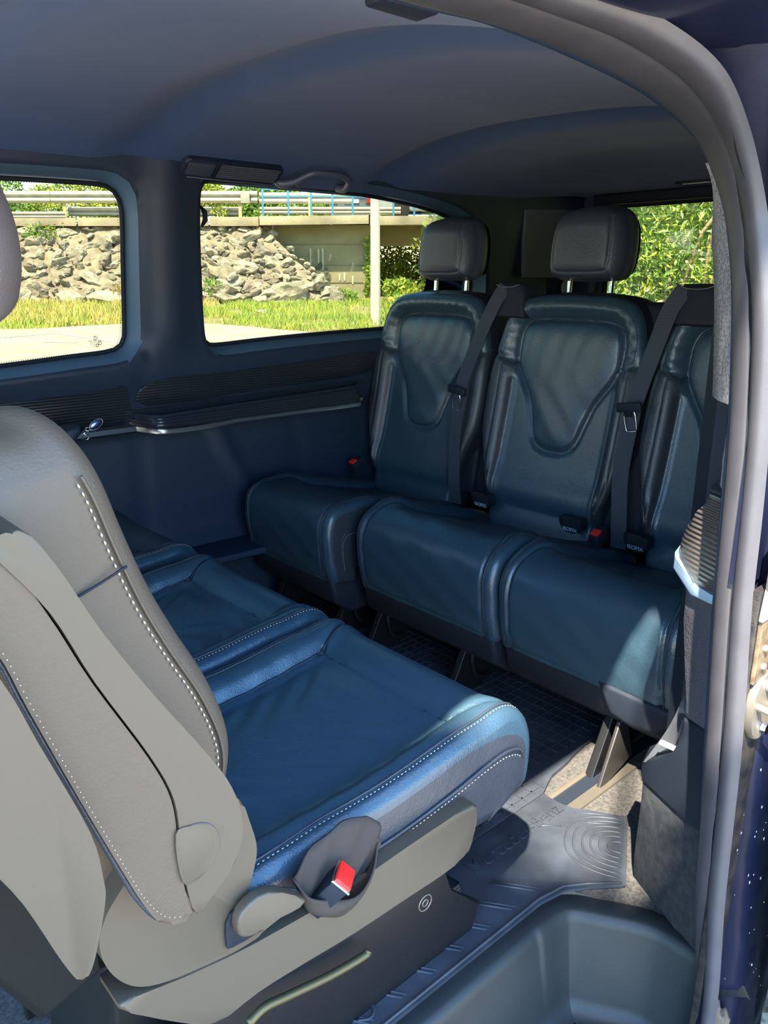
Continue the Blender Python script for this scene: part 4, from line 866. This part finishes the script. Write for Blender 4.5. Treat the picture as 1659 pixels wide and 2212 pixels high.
DRY = leafmat('dry_grass', (.55, .44, .14)); BARK = mat('tan_bark', (.35, .25, .14), .8, bump='30', bstr=.5)

near = struct('ground', [(-60, -60, -.5), (60, -60, -.5), (60, 4, -.5), (-60, 4, -.5)], [(0, 1, 2, 3)], GRAV, smooth=False, label='gravel ground beside the open door')
bd = [(-30, 16.5), (-12, 16.6), (-7.4, 16.8), (-6.2, 17.9), (-4.1, 18.3), (-3.0, 17.5), (-1.8, 16.4), (-1.0, 16.0), (2, 15.2), (12, 14.5)]
V = []; rr_ = np.linspace(-30, 12, 60)
for r in rr_:
    e = float(np.interp(r, [b[0] for b in bd], [b[1] for b in bd]))+.12*noise.noise(Vector((r*2, 0, 0)))
    for d in (3.2, 8, e): V.append(E(r, d, gz(d)+.002))
road = struct('trim_10', V, grid(60, 3), ASPH, label='pale asphalt parking lot seen through the side windows')
V = []
for r in rr_:
    for d in (14, 17, 20, 23, 26, 30, 40): V.append(E(r, d, gz(d)-.02+.05*noise.noise(Vector((r, d, 3)))))
verge = struct('trim_11', V, grid(60, 7), SOIL, label='grassy verge between parking lot and rock slope')
for (a, b) in (((-7.3, 15.0), (-6.5, 16.0)), ((-6.5, 16.0), (-4.6, 14.2)), ((-6.1, 14.44), (-5.5, 14.36)), ((-4.6, 14.2), (-4.5, 13.9))):
    a = np.array(a); b = np.array(b); t = (b-a)/np.linalg.norm(b-a); n = np.array((-t[1], t[0]))*.05
    ob('painted_line', [E(*(p), gz(p[1])+.008) for p in (a-n, b-n, b+n, a+n)], [(0, 1, 2, 3)], mat('worn_white_paint', (.72, .70, .60), .8), road, smooth=False)

# embankment, rocks
def slope_pt(s, r): # s 0 base .. 1 top
    d = 25+s*3.0; z25 = .33+(2.62-.33)*s; return K(r, z25, d), d, z25
emb = struct_empty('trim_12', E(-6, 26, .4), 'rocky embankment below the road, seen through the side windows')
NU, NV = 120, 40; V = []
for i in range(NU):
    for j in range(NV):
        s = j/(NV-1); rend = -1.15-2.55*s**.9; r = -13.5+(rend+13.5)*i/(NU-1); p, d, z = slope_pt(s, r)
        f = noise.noise(Vector((r*2.2, s*6, 1)))*.22+noise.noise(Vector((r*6, s*15, 5)))*.10; edge = min(1, (1-s)*6, s*6+.3)
        V.append(tuple(Vector(p)+Vector((SR, CR, 0))*(-f*edge)+Vector((0, 0, f*.3*edge))))
# turn the end of the slope back to the abutment
ob('dirt_face', V, grid(NU, NV), DIRT, emb, sharp=30)
meshes = []
for k in range(9):
    bm = bmesh.new(); bmesh.ops.create_icosphere(bm, subdivisions=3, radius=1); rnd = random.Random(k)
    planes = [(Vector((rnd.gauss(0, 1), rnd.gauss(0, 1), rnd.gauss(0, 1))).normalized(), rnd.uniform(.42, .85)) for _ in range(10)]
    for v in bm.verts:
        for n, dd in planes:
            q = v.co.dot(n)
            if q > dd: v.co -= n*(q-dd)
        v.co *= 1+.22*noise.noise(v.co*2.2+Vector((k, 0, 0)))+.14*noise.noise(v.co*5+Vector((k, 0, 0)))
    me = bpy.data.meshes.new('rock'); bm.to_mesh(me); bm.free(); me.materials.append(ROCK2 if k % 3 else ROCK); meshes.append(me)
base = Vector(wl(emb)); cnt = 0; placed = []
while cnt < 290:
    s = random.random(); s = s*.97; rend = -1.0-2.55*s; r = random.uniform(-12.2, rend-.05) if random.random() < .55 else random.uniform(-6.0, rend-.02)
    if -7.9 < r < -5.7: continue
    p, d, z = slope_pt(s, r); sz = random.choice((.10, .13, .16, .2, .26, .34))*random.uniform(.8, 1.2)*(1.25-.4*s)*(1.5 if random.random() < .08 else 1)
    if any((r-a)**2+((s-b)*3.7)**2 < ((sz+c)*.62)**2 for a, b, c in placed): 
        if random.random() < .97: continue
    placed.append((r, s, sz)); o = bpy.data.objects.new('rock', random.choice(meshes)); col.objects.link(o); o.parent = emb
    o.location = Vector(p)+Vector((-SR, -CR, .1))*sz*.12-base; o.rotation_euler = (random.uniform(-.5, .5), random.uniform(-.5, .5), random.uniform(0, 6.3)); o.scale = (sz*random.uniform(1., 1.8), sz*random.uniform(.8, 1.2), sz*random.uniform(.5, .85)); cnt += 1

def kslab(name, pts, d0, d1, mt, parent=None, bev=.02, label=None, kind=None): 
    return slab(name, pts, d0, d1, lambda a, b, t: K(a, b, t), mt, parent, bev, 2, 0, label, 40, kind)
br = struct_empty('trim_13', E(1, 28, .4), 'concrete road bridge with abutment and deck')
for i, (a, b) in enumerate(((-13.5, -11.6), (-11.55, -9.2), (-9.15, -6.9), (-6.85, -5.25), (-5.2, -3.74))):
    kslab('coping_block', [(a, 2.58), (b, 2.58), (b, 2.80+.02*i/2), (a, 2.80+.02*i/2)], 27.6, 29, CONC, br)
kslab('abutment_wall', [(-4.2, .0), (-.37, .0), (-.37, 2.62), (-4.2, 2.62)], 28.2, 34, CONC_W, br)
for z in (2.05, 1.45, .95): kslab('shutter_line', [(-3.8, z), (-.37, z+.01), (-.37, z+.022), (-3.8, z+.012)], 28.17, 28.3, mat('concrete_joint', (.22, .20, .14), .9), br, 0)
STAIN = mat('dark_stain', (.10, .11, .08), .9)
for x, z, a, b in ((-1.93, 1.46, .07, .10), (-2.03, 1.30, .09, .13), (-2.12, 1.18, .08, .15), (-2.08, 1.0, .06, .12), (-1.76, 1.27, .07, .12), (-1.70, 1.12, .09, .13), (-1.70, .97, .06, .12)):
    kslab('stain', [(x+a*math.cos(k*PI/6), z+b*math.sin(k*PI/6)) for k in range(12)], 28.17, 28.22, STAIN, br, 0)
for x, z0, z1 in ((-2.22, 1.4, 1.95), (-1.98, 1.5, 1.93), (-1.85, 1.3, 1.95), (-1.2, 1.0, 1.25), (-1.35, 1.0, 1.2), (-.95, .9, 1.15)):
    kslab('lime_streak', [(x-.02, z0), (x+.02, z0+.03), (x+.03, z1), (x-.03, z1)], 28.17, 28.21, mat('lime', (.55, .53, .42), .9), br, 0)
for a, b in ((-3.72, -.45), (-.42, 4.5)): kslab('deck_edge', [(a, 2.60), (b, 2.64), (b, 2.89), (a, 2.86)], 27.2, 37, CONC, br, .03)
kslab('deck_beam', [(-.6, 2.0), (6, 2.06), (6, 2.62), (-.6, 2.62)], 30.0, 31.0, CONC_W, br)
kslab('road_surface', [(-14, 2.66), (6, 2.70), (6, 2.72), (-14, 2.68)], 28.5, 44, ASPH, br, 0)

def wbeam(r0, r1, zt, zb, d, par):
    rows = []
    for r in np.linspace(r0, r1, 8):
        rr = []
        for k in range(17): t = k/16; rr.append(K(r, zt+(zb-zt)*t, d-.09*abs(math.sin(t*2*PI))+.02))
        rows.append(rr)
    loft('rail_beam', rows, ZINC, par, sharp=60)
gr = thing('guardrail', 'double galvanised crash barrier above the rock slope', 'guardrail', E(-8, 28, 2.7))
for a, b in ((-14, -9.9), (-9.88, -5.9), (-5.88, -3.75)): wbeam(a, b, 3.56, 3.22, 28.2, gr)
wbeam(-3.7, -.9, 3.52, 3.20, 29.6, gr); wbeam(-9.4, -4.2, 3.12, 2.86, 28.6, gr); wbeam(-13, -9.5, 2.99, 2.80, 28.1, gr); wbeam(-3.7, .5, 3.12, 2.92, 29.6, gr)
for r in (-13.1, -11.3, -9.5, -7.4, -6.2, -4.28, -2.2):
    kslab('rail_post', [(r-.05, 2.62), (r+.05, 2.62), (r+.05, 3.50), (r-.05, 3.50)], 28.25, 28.32, mat('rusty_zinc', (.50, .38, .20), .6), gr, .01)
kslab('rail_bracket', [(-4.25, 3.22), (-3.98, 3.22), (-3.98, 3.56), (-4.25, 3.56)], 28.0, 28.1, ZINC, gr, .02)
bl = thing('bridge_railing', 'blue painted railing with upright posts on the bridge edge', 'railing', E(0, 27.4, 2.9))
for r in (-3.6, -2.84, -2.16, -1.53, -.93, -.33, .28, .9, 1.5, 2.1): 
    kslab('post', [(r-.03, 2.86), (r+.03, 2.86), (r+.03, 3.62), (r-.03, 3.62)], 27.35, 27.42, BLUEP, bl, .008)
for z in (3.60, 3.40): kslab('handrail', [(-3.6, z-.018), (2.2, z-.018), (2.2, z+.018), (-3.6, z+.018)], 27.36, 27.41, BLUEP, bl, .008)
for r in np.arange(-12, -3.8, 1.1): kslab('post', [(r-.02, 2.7), (r+.02, 2.7), (r+.02, 3.05), (r-.02, 3.05)], 29.3, 29.35, BLUEP, bl, 0)
# cars on the bridge
def car(name, lab, r, d, z, L, paint, side):
    c = thing(name, lab, 'car', E(r, d, z), 'cars on the bridge')
    sil = [(-.5, .16), (-.49, .42), (-.44, .52), (-.33, .55), (-.20, .82), (.10, .84), (.26, .58), (.46, .50), (.50, .35), (.49, .16)]
    H = 1.65; W = 1.75
    if side:
        f = lambda a, b, t: E(r+a*L, d+t, z+b*H); y0, y1 = 0, W
    else:
        f = lambda a, b, t: E(r+t-W/2, d+a*L+L/2, z+b*H); y0, y1 = 0, W
    slab('body', sil, y0, y1, f, paint, c, .10, 3)
    slab('side_window', [(-.29, .56), (-.18, .78), (.08, .80), (.20, .58)], y0-.01, y1+.01, f, mat('car_glass', (.02, .03, .04), .05), c, .01)
    for a in (-.31, .30):
        slab('wheel', [(a+.075*math.cos(k*PI/8), .19+.20*math.sin(k*PI/8)) for k in range(16)], y0-.02, y1+.02, f, mat('tyre', (.015, .015, .015), .8), c, .02)
    if not side:
        g = lambda a, b, t: E(r+a, d+t, z+b)
        slab('rear_window', [(-.62, .98), (.62, .98), (.5, 1.32), (-.5, 1.32)], .25, .5, g, MATS['car_glass'], c, .02)
        slab('number_plate', [(-.28, .70), (.28, .70), (.28, .84), (-.28, .84)], -.03, .03, g, mat('plate_white', (.75, .75, .72), .5), c, .005)
        for s in (-1, 1): slab('tail_lamp', [(s*.55, .68), (s*.80, .68), (s*.80, .90), (s*.60, .88)], -.02, .06, g, mat('tail_red', (.25, .02, .02), .3), c, .005)
    return c
car('car', 'dark grey car driving away on the bridge, pale number plate showing', -1.25, 32.5, 3.16, 4.2, mat('grey_car_paint', (.10, .11, .12), .3, coat=1), False)
car('car', 'silver grey car behind the lamp post on the bridge', 1.95, 30.6, 3.16, 4.3, mat('silver_car_paint', (.30, .33, .35), .3, coat=1), True)
lp = thing('lamp_post', 'pale tapering street lamp post on the grass verge', 'lamp post', E(-.19, 18, gz(18)))
bm = bmesh.new(); tube(bm, [E(-.19, 18, gz(18)-.1), E(-.19, 18, 3), E(-.19, 18, 7.5)], [.115, .10, .07], 10); bm_ob('shaft', bm, mat('pale_post', (.62, .60, .50), .7), lp, sharp=30)
bm = bmesh.new(); tube(bm, catmull([E(-.19, 18, 7.4), E(-.1, 17.9, 8.0), E(.5, 17.5, 8.3), E(1.3, 17.0, 8.35)], 5), .04, 8); bm_ob('arm', bm, MATS['pale_post'], lp)

# foliage: many small leaf blades joined into one mesh per plant
def leaves(name, centers, n, L, Wd, mt, parent=None, shape='diamond', up=.2, seed=1, kind='stuff', label=None, cat=None):
    g = np.random.default_rng(seed); C_ = np.array(centers, float); w = np.prod(C_[:, 3:6], axis=1)**.6; idx = g.choice(len(C_), n, p=w/w.sum())
    dirs = g.normal(size=(n, 3)); dirs /= np.linalg.norm(dirs, axis=1)[:, None]; rad = g.uniform(.55, 1.05, n)**.7
    P = C_[idx, :3]+dirs*C_[idx, 3:6]*rad[:, None]
    t = dirs*.6+g.normal(size=(n, 3))*.7; t[:, 2] += up; t /= np.linalg.norm(t, axis=1)[:, None]
    s = np.cross(t, g.normal(size=(n, 3))); s /= np.linalg.norm(s, axis=1)[:, None]; nn = np.cross(s, t)
    l = L*g.uniform(.6, 1.25, n)[:, None]; wd = Wd*g.uniform(.7, 1.2, n)[:, None]
    V = np.stack([P, P+t*l*.45+s*wd+nn*l*.05, P+t*l+nn*-.08*l, P+t*l*.45-s*wd+nn*l*.05], 1).reshape(-1, 3)
    F = np.arange(4*n).reshape(-1, 4); me = bpy.data.meshes.new(name)
    off = np.array(wl(parent)) if parent is not None else 0; me.vertices.add(4*n); me.vertices.foreach_set('co', (V-off).astype(np.float32).ravel())
    me.loops.add(4*n); me.loops.foreach_set('vertex_index', F.ravel().astype(np.int32)); me.polygons.add(n); me.polygons.foreach_set('loop_start', (np.arange(n)*4).astype(np.int32))
    me.update(calc_edges=True); me.validate(); me.materials.append(mt); o = bpy.data.objects.new(name, me); col.objects.link(o); o.parent = parent
    return tag(o, label, cat, kind=kind)
def plant(name, lab, cat, loc, cl, specs, stems=(), group=None):
    t = thing(name, lab, cat, loc, group)
    for k, (n, L, W_, mt) in enumerate(specs): leaves('foliage', cl, n, L, W_, mt, t, seed=hash(lab) % 999 + k if False else len(lab)*7+k)
    for s in stems:
        bm = bmesh.new(); tube(bm, s[0], s[1], 6); bm_ob('stem', bm, BARK, t, sharp=None)
    return t
def kc(r, z, d, a, b, c):
    p = K(r, z, d); return (*p, a, b, c)
R1 = random.Random(3)
# trees behind the barrier (left to right)
for i, (ra, rb, zt, lab, m1) in enumerate(((-13.5, -10.2, 3.9, 'bushy green tree behind the barrier at the far left window edge', LEAF_G), (-10.1, -7.6, 4.0, 'yellow green tree top behind the barrier in the front side window', LEAF_Y), (-6.2, -4.6, 4.3, 'tall yellow green pine crown at the left of the rear side window', LEAF_Y), (-4.5, -2.9, 3.75, 'low dark green tree behind the blue railing', LEAF_G), (-2.7, .6, 3.55, 'low hedge row behind the cars on the bridge', LEAF_G))):
    cl = [kc(R1.uniform(ra, rb), R1.uniform(2.8, zt-.25), R1.uniform(40, 44), .8, .8, .55) for _ in range(16)]
    c = K((ra+rb)/2, 2.6, 42); plant('tree', lab, 'tree', (c[0], c[1], c[2]-2), cl, ((8000, .16, .05, m1), (2500, .16, .05, LEAF_D)), [([(c[0], c[1], c[2]-2), (c[0], c[1], c[2]+1)], .15)])
# greenery beyond the bridge opening
cl = [kc(R1.uniform(-.5, 3.4), R1.uniform(.4, 2.1), R1.uniform(34, 38), 1.0, 1.0, .7) for _ in range(26)]
plant('tree', 'dense sunlit trees seen under the bridge deck', 'tree', E(2, 36, .5), cl, ((9000, .16, .045, LEAF_Y), (4500, .16, .045, LEAF_G), (2500, .16, .04, LEAF_D)))
cl = [kc(R1.uniform(.1, 3.2), R1.uniform(.2, 1.0), R1.uniform(24, 25.5), .5, .5, .28) for _ in range(18)]
plant('shrub', 'leafy bright shrub right of the lamp post', 'shrub', E(1.5, 24.5, .3), cl, ((2600, .16, .05, LEAF_Y), (1600, .14, .045, LEAF_G)))
cl = [kc(-.48+R1.uniform(-.03, .03), z, 28.1, .10, .10, .16) for z in np.arange(.4, 2.3, .16)]
plant('climbing_vine', 'green vine climbing the corner of the abutment', 'vine', K(-.48, .3, 28.1), cl, ((380, .10, .04, LEAF_G), (120, .1, .04, LEAF_Y)))
for r, z, a, lab, mt, n in ((-10.3, 2.35, .5, 'weedy shrub on top of the slope behind the front headrest', LEAF_G, 500), (-5.3, .75, .45, 'green weeds at the foot of the rocks, left window edge', LEAF_G, 420), (-1.15, .5, .35, 'tall grass clump at the end of the rock slope', LEAF_G, 350), (-3.75, 2.7, .2, 'ivy tuft under the coping corner', LEAF_G, 200), (-2.75, .85, .16, 'small green weed between the rocks', LEAF_Y, 120), (-4.9, 3.0, .25, 'yellow flowering weed beside the barrier post', LEAF_Y, 160), (-7.95, .6, .4, 'dry weeds below the rocks in the front side window', DRY, 300)):
    p = K(r, z, 25.3+(z-.3)*1.25-.25); plant('weed', lab, 'weed', p, [(*p, a, a, a*.6)], ((n, .16, .022, mt),))
for i in range(5):
    r, z = ((-9.85, 2.62), (-9.95, 2.48), (-9.7, 2.5), (-9.6, 2.66), (-10.1, 2.58))[i]; p = K(r, z, 27.2); fw_ = thing('poppy', ('middle red poppy of the small cluster on the slope', 'lowest red poppy of the cluster on the slope', 'red poppy low on the right of the slope cluster', 'topmost and rightmost red poppy on the slope', 'leftmost red poppy of the cluster on the slope')[i], 'flower', p, 'poppies on the slope')
    bm = bmesh.new(); bmesh.ops.create_cone(bm, cap_ends=False, segments=8, radius1=.015, radius2=.05, depth=.03, matrix=Matrix.Translation(p)); bm_ob('petals', bm, mat('poppy_red', (.7, .05, .02), .6), fw_)
    bm = bmesh.new(); tube(bm, [p, (p[0], p[1], p[2]-.3)], .006, 4); bm_ob('stem', bm, LEAF_G, fw_)
def grass(name, n, r0, r1, d0, d1, h, mt, seed, lab):
    g = np.random.default_rng(seed); r = g.uniform(r0, r1, n); d = g.uniform(0, 1, n); e = np.interp(r, [b[0] for b in bd], [b[1] for b in bd]); d = e+.05+(d1-e)*d
    keep = np.array([noise.noise(Vector((a*.9, b*.9, seed)))+.25*noise.noise(Vector((a*4, b*4, seed))) for a, b in zip(r, d)]) > -.12; r, d = r[keep], d[keep]; n = len(r)
    z = -.5+.034*d; x = r*CR+d*SR; y = -r*SR+d*CR; hh = h*g.uniform(.4, 1.3, n); ang = g.uniform(0, PI, n); w = .014
    lx = g.normal(0, .35, n)*hh; ly = g.normal(0, .35, n)*hh
    V = np.stack([np.stack([x-np.cos(ang)*w, y-np.sin(ang)*w, z], 1), np.stack([x+np.cos(ang)*w, y+np.sin(ang)*w, z], 1), np.stack([x+lx, y+ly, z+hh], 1)], 1).reshape(-1, 3)
    o = ob(name, V, np.arange(3*n).reshape(-1, 3), mt, None, smooth=False, label=lab, kind='stuff'); o['category'] = 'grass'
grass('grass', 42000, -13, 6, 0, 26, .16, mat('mixed_grass', (.42, .46, .07), .6, color2=(.20, .33, .05), vscale=2.2), 1, 'yellow green grass on the verge'); grass('dry_grass', 16000, -13, -5, 0, 26.5, .2, DRY, 3, 'straw coloured dry grass below the rocks')
for r, d, s, lab in ((-5.0, 19.2, .12, 'pale stone on the grass, left one of three'), (-4.5, 19.4, .08, 'small white stone on the grass by the rocks'), (-3.1, 20.6, .18, 'flat tan stone lying in the grass'), (-.75, 20.0, .07, 'tiny white stone near the lamp post'), (-7.3, 17.7, .11, 'white stone at the road edge in the front window'), (-6.5, 18.6, .10, 'tan stone on the verge in the front window')):
    o = bpy.data.objects.new('stone', meshes[2]); col.objects.link(o); o.location = E(r, d, gz(d)+.02); o.scale = (s, s*.8, s*.6); tag(o, lab, 'stone')

# hedge behind the van
R2 = random.Random(5)
cl = [(R2.uniform(4.9, 6.0), R2.uniform(-.5, 4.6), R2.uniform(-.4, 2.7), .42, .42, .42) for _ in range(120)]
stems = []
for k in range(34):
    y = R2.uniform(.2, 4.0); x = R2.uniform(4.75, 5.1); z = R2.uniform(-.3, .9); dy = R2.uniform(-.35, .35)
    stems.append(([(x, y, z), (x-.05, y+dy*.5, z+.5), (x+.1, y+dy, z+R2.uniform(.8, 1.4))], R2.uniform(.006, .013)))
hd = plant('oleander_hedge', 'tall leafy hedge with slender leaves outside the tailgate window', 'hedge', (5.4, 2, -.5), cl, ((22000, .066, .008, LEAF_G), (18000, .066, .008, LEAF_Y), (14000, .064, .008, LEAF_P), (9000, .07, .009, LEAF_D)), stems)
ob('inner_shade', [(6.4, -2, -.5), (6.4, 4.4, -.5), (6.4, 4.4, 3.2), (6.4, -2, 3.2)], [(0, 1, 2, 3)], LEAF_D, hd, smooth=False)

# loose gravel under the sill, bottom right
pm = []
for k in range(5):
    bm = bmesh.new(); bmesh.ops.create_icosphere(bm, subdivisions=1, radius=1)
    for v in bm.verts: v.co *= 1+.3*noise.noise(v.co*2+Vector((k*3, 0, 0)))
    me = bpy.data.meshes.new('pebble'); bm.to_mesh(me); bm.free(); me.materials.append(mat('pebble_%d' % (k % 3), ((.5, .45, .38), (.36, .33, .29), (.6, .56, .5))[k % 3], .8)); pm.append(me)
nb = Vector(wl(near))
for i in range(280):
    s = R2.uniform(.007, .017); o = bpy.data.objects.new('pebble', R2.choice(pm)); col.objects.link(o); o.parent = near
    o.location = Vector((R2.uniform(1.15, 1.6), R2.uniform(.18, .62), -.5+s*.3))-nb; o.scale = (s*1.3, s, s*.7); o.rotation_euler = (0, 0, R2.uniform(0, 6))

# unseen tree added by the open door; its crown shades step and near seat
def up_sun(x, y, z): return (x-SA*(z-1.34), y-SB*(z-1.34), z)
tc = [(*up_sun(-1.04+.62*math.cos(a*1.3)*R2.uniform(.2, 1.1), -.10+.62*math.sin(a*1.9)*R2.uniform(.2, 1.1), 5+R2.uniform(-.3, .4)), .70, .75, .4) for a in range(22)]
plant('tree', 'broad leafy shade tree standing on the open side of the van', 'tree', (-3.6, -3.0, -.5), tc, ((14000, .13, .04, LEAF_G), (8000, .13, .04, LEAF_D)), [([(-3.6, -3.0, -.6), (-3.2, -2.4, 2.0), (-2.5, -1.3, 4.6)], [.16, .13, .08])])
tr = [o for o in col.objects if o.get('label', '').startswith('broad leafy shade')][0]
for (cx_, cy_, a, zz, n, l) in ((.02, -.05, .24, 4.9, 2600, .12), (.0, .30, .17, 4.7, 1500, .11), (.93, .395, .035, 2.8, 40, .07), (.45, -.06, .10, 3.4, 160, .08)):  # added leaf clumps set along the sun rays to shape the shadow
    p = up_sun(cx_, cy_, zz)
    leaves('foliage', [(*p, a, a, a*.5)], n, l, l*.32, LEAF_G, tr, seed=int(cx_*100))
    bm = bmesh.new(); tube(bm, [(-2.6, -1.6, 3.9), ((-2.6+p[0])/2, (-1.6+p[1])/2, (3.9+zz)/2+.1), p], [.03, .02, .008], 6); bm_ob('branch', bm, BARK, tr, sharp=None)

# water drops on the dark jamb bodywork
rnd = random.Random(11); drops = bmesh.new()
for v in rnd.sample(list(body.data.vertices), 420):
    p = v.co
    if p.x > 1.035 and p.z > -.1 and p.y < .6:
        q = p+Vector((rnd.uniform(-.006, .006), -.001, rnd.uniform(-.006, .006))); bmesh.ops.create_icosphere(drops, subdivisions=1, radius=rnd.uniform(.0008, .0022), matrix=Matrix.Translation(q) @ Matrix.Diagonal((1, .5, rnd.uniform(1, 1.8), 1)))
bm_ob('water_drops', drops, mat('water_drop', (.25, .25, .25), .1), body, sharp=None, kind='stuff')

# the sliding door itself, slid back along the outside of the body
door = struct_empty('door_1', (1.7, .27, .5), 'dark painted sliding door slid open along the body side')
slab('door_skin', [(1.09, -.38), (2.35, -.38), (2.35, .85), (1.09, .85)], .215, .31, mp, PAINT, door, .02)
slab('window_frame', [(1.10, .85), (2.34, .85), (2.28, 1.30), (1.15, 1.30)], .225, .30, mp, PAINT, door, .02)
slab('handle', [(1.18, .62), (1.36, .62), (1.36, .66), (1.18, .66)], .185, .215, mp, PAINT, door, .01)
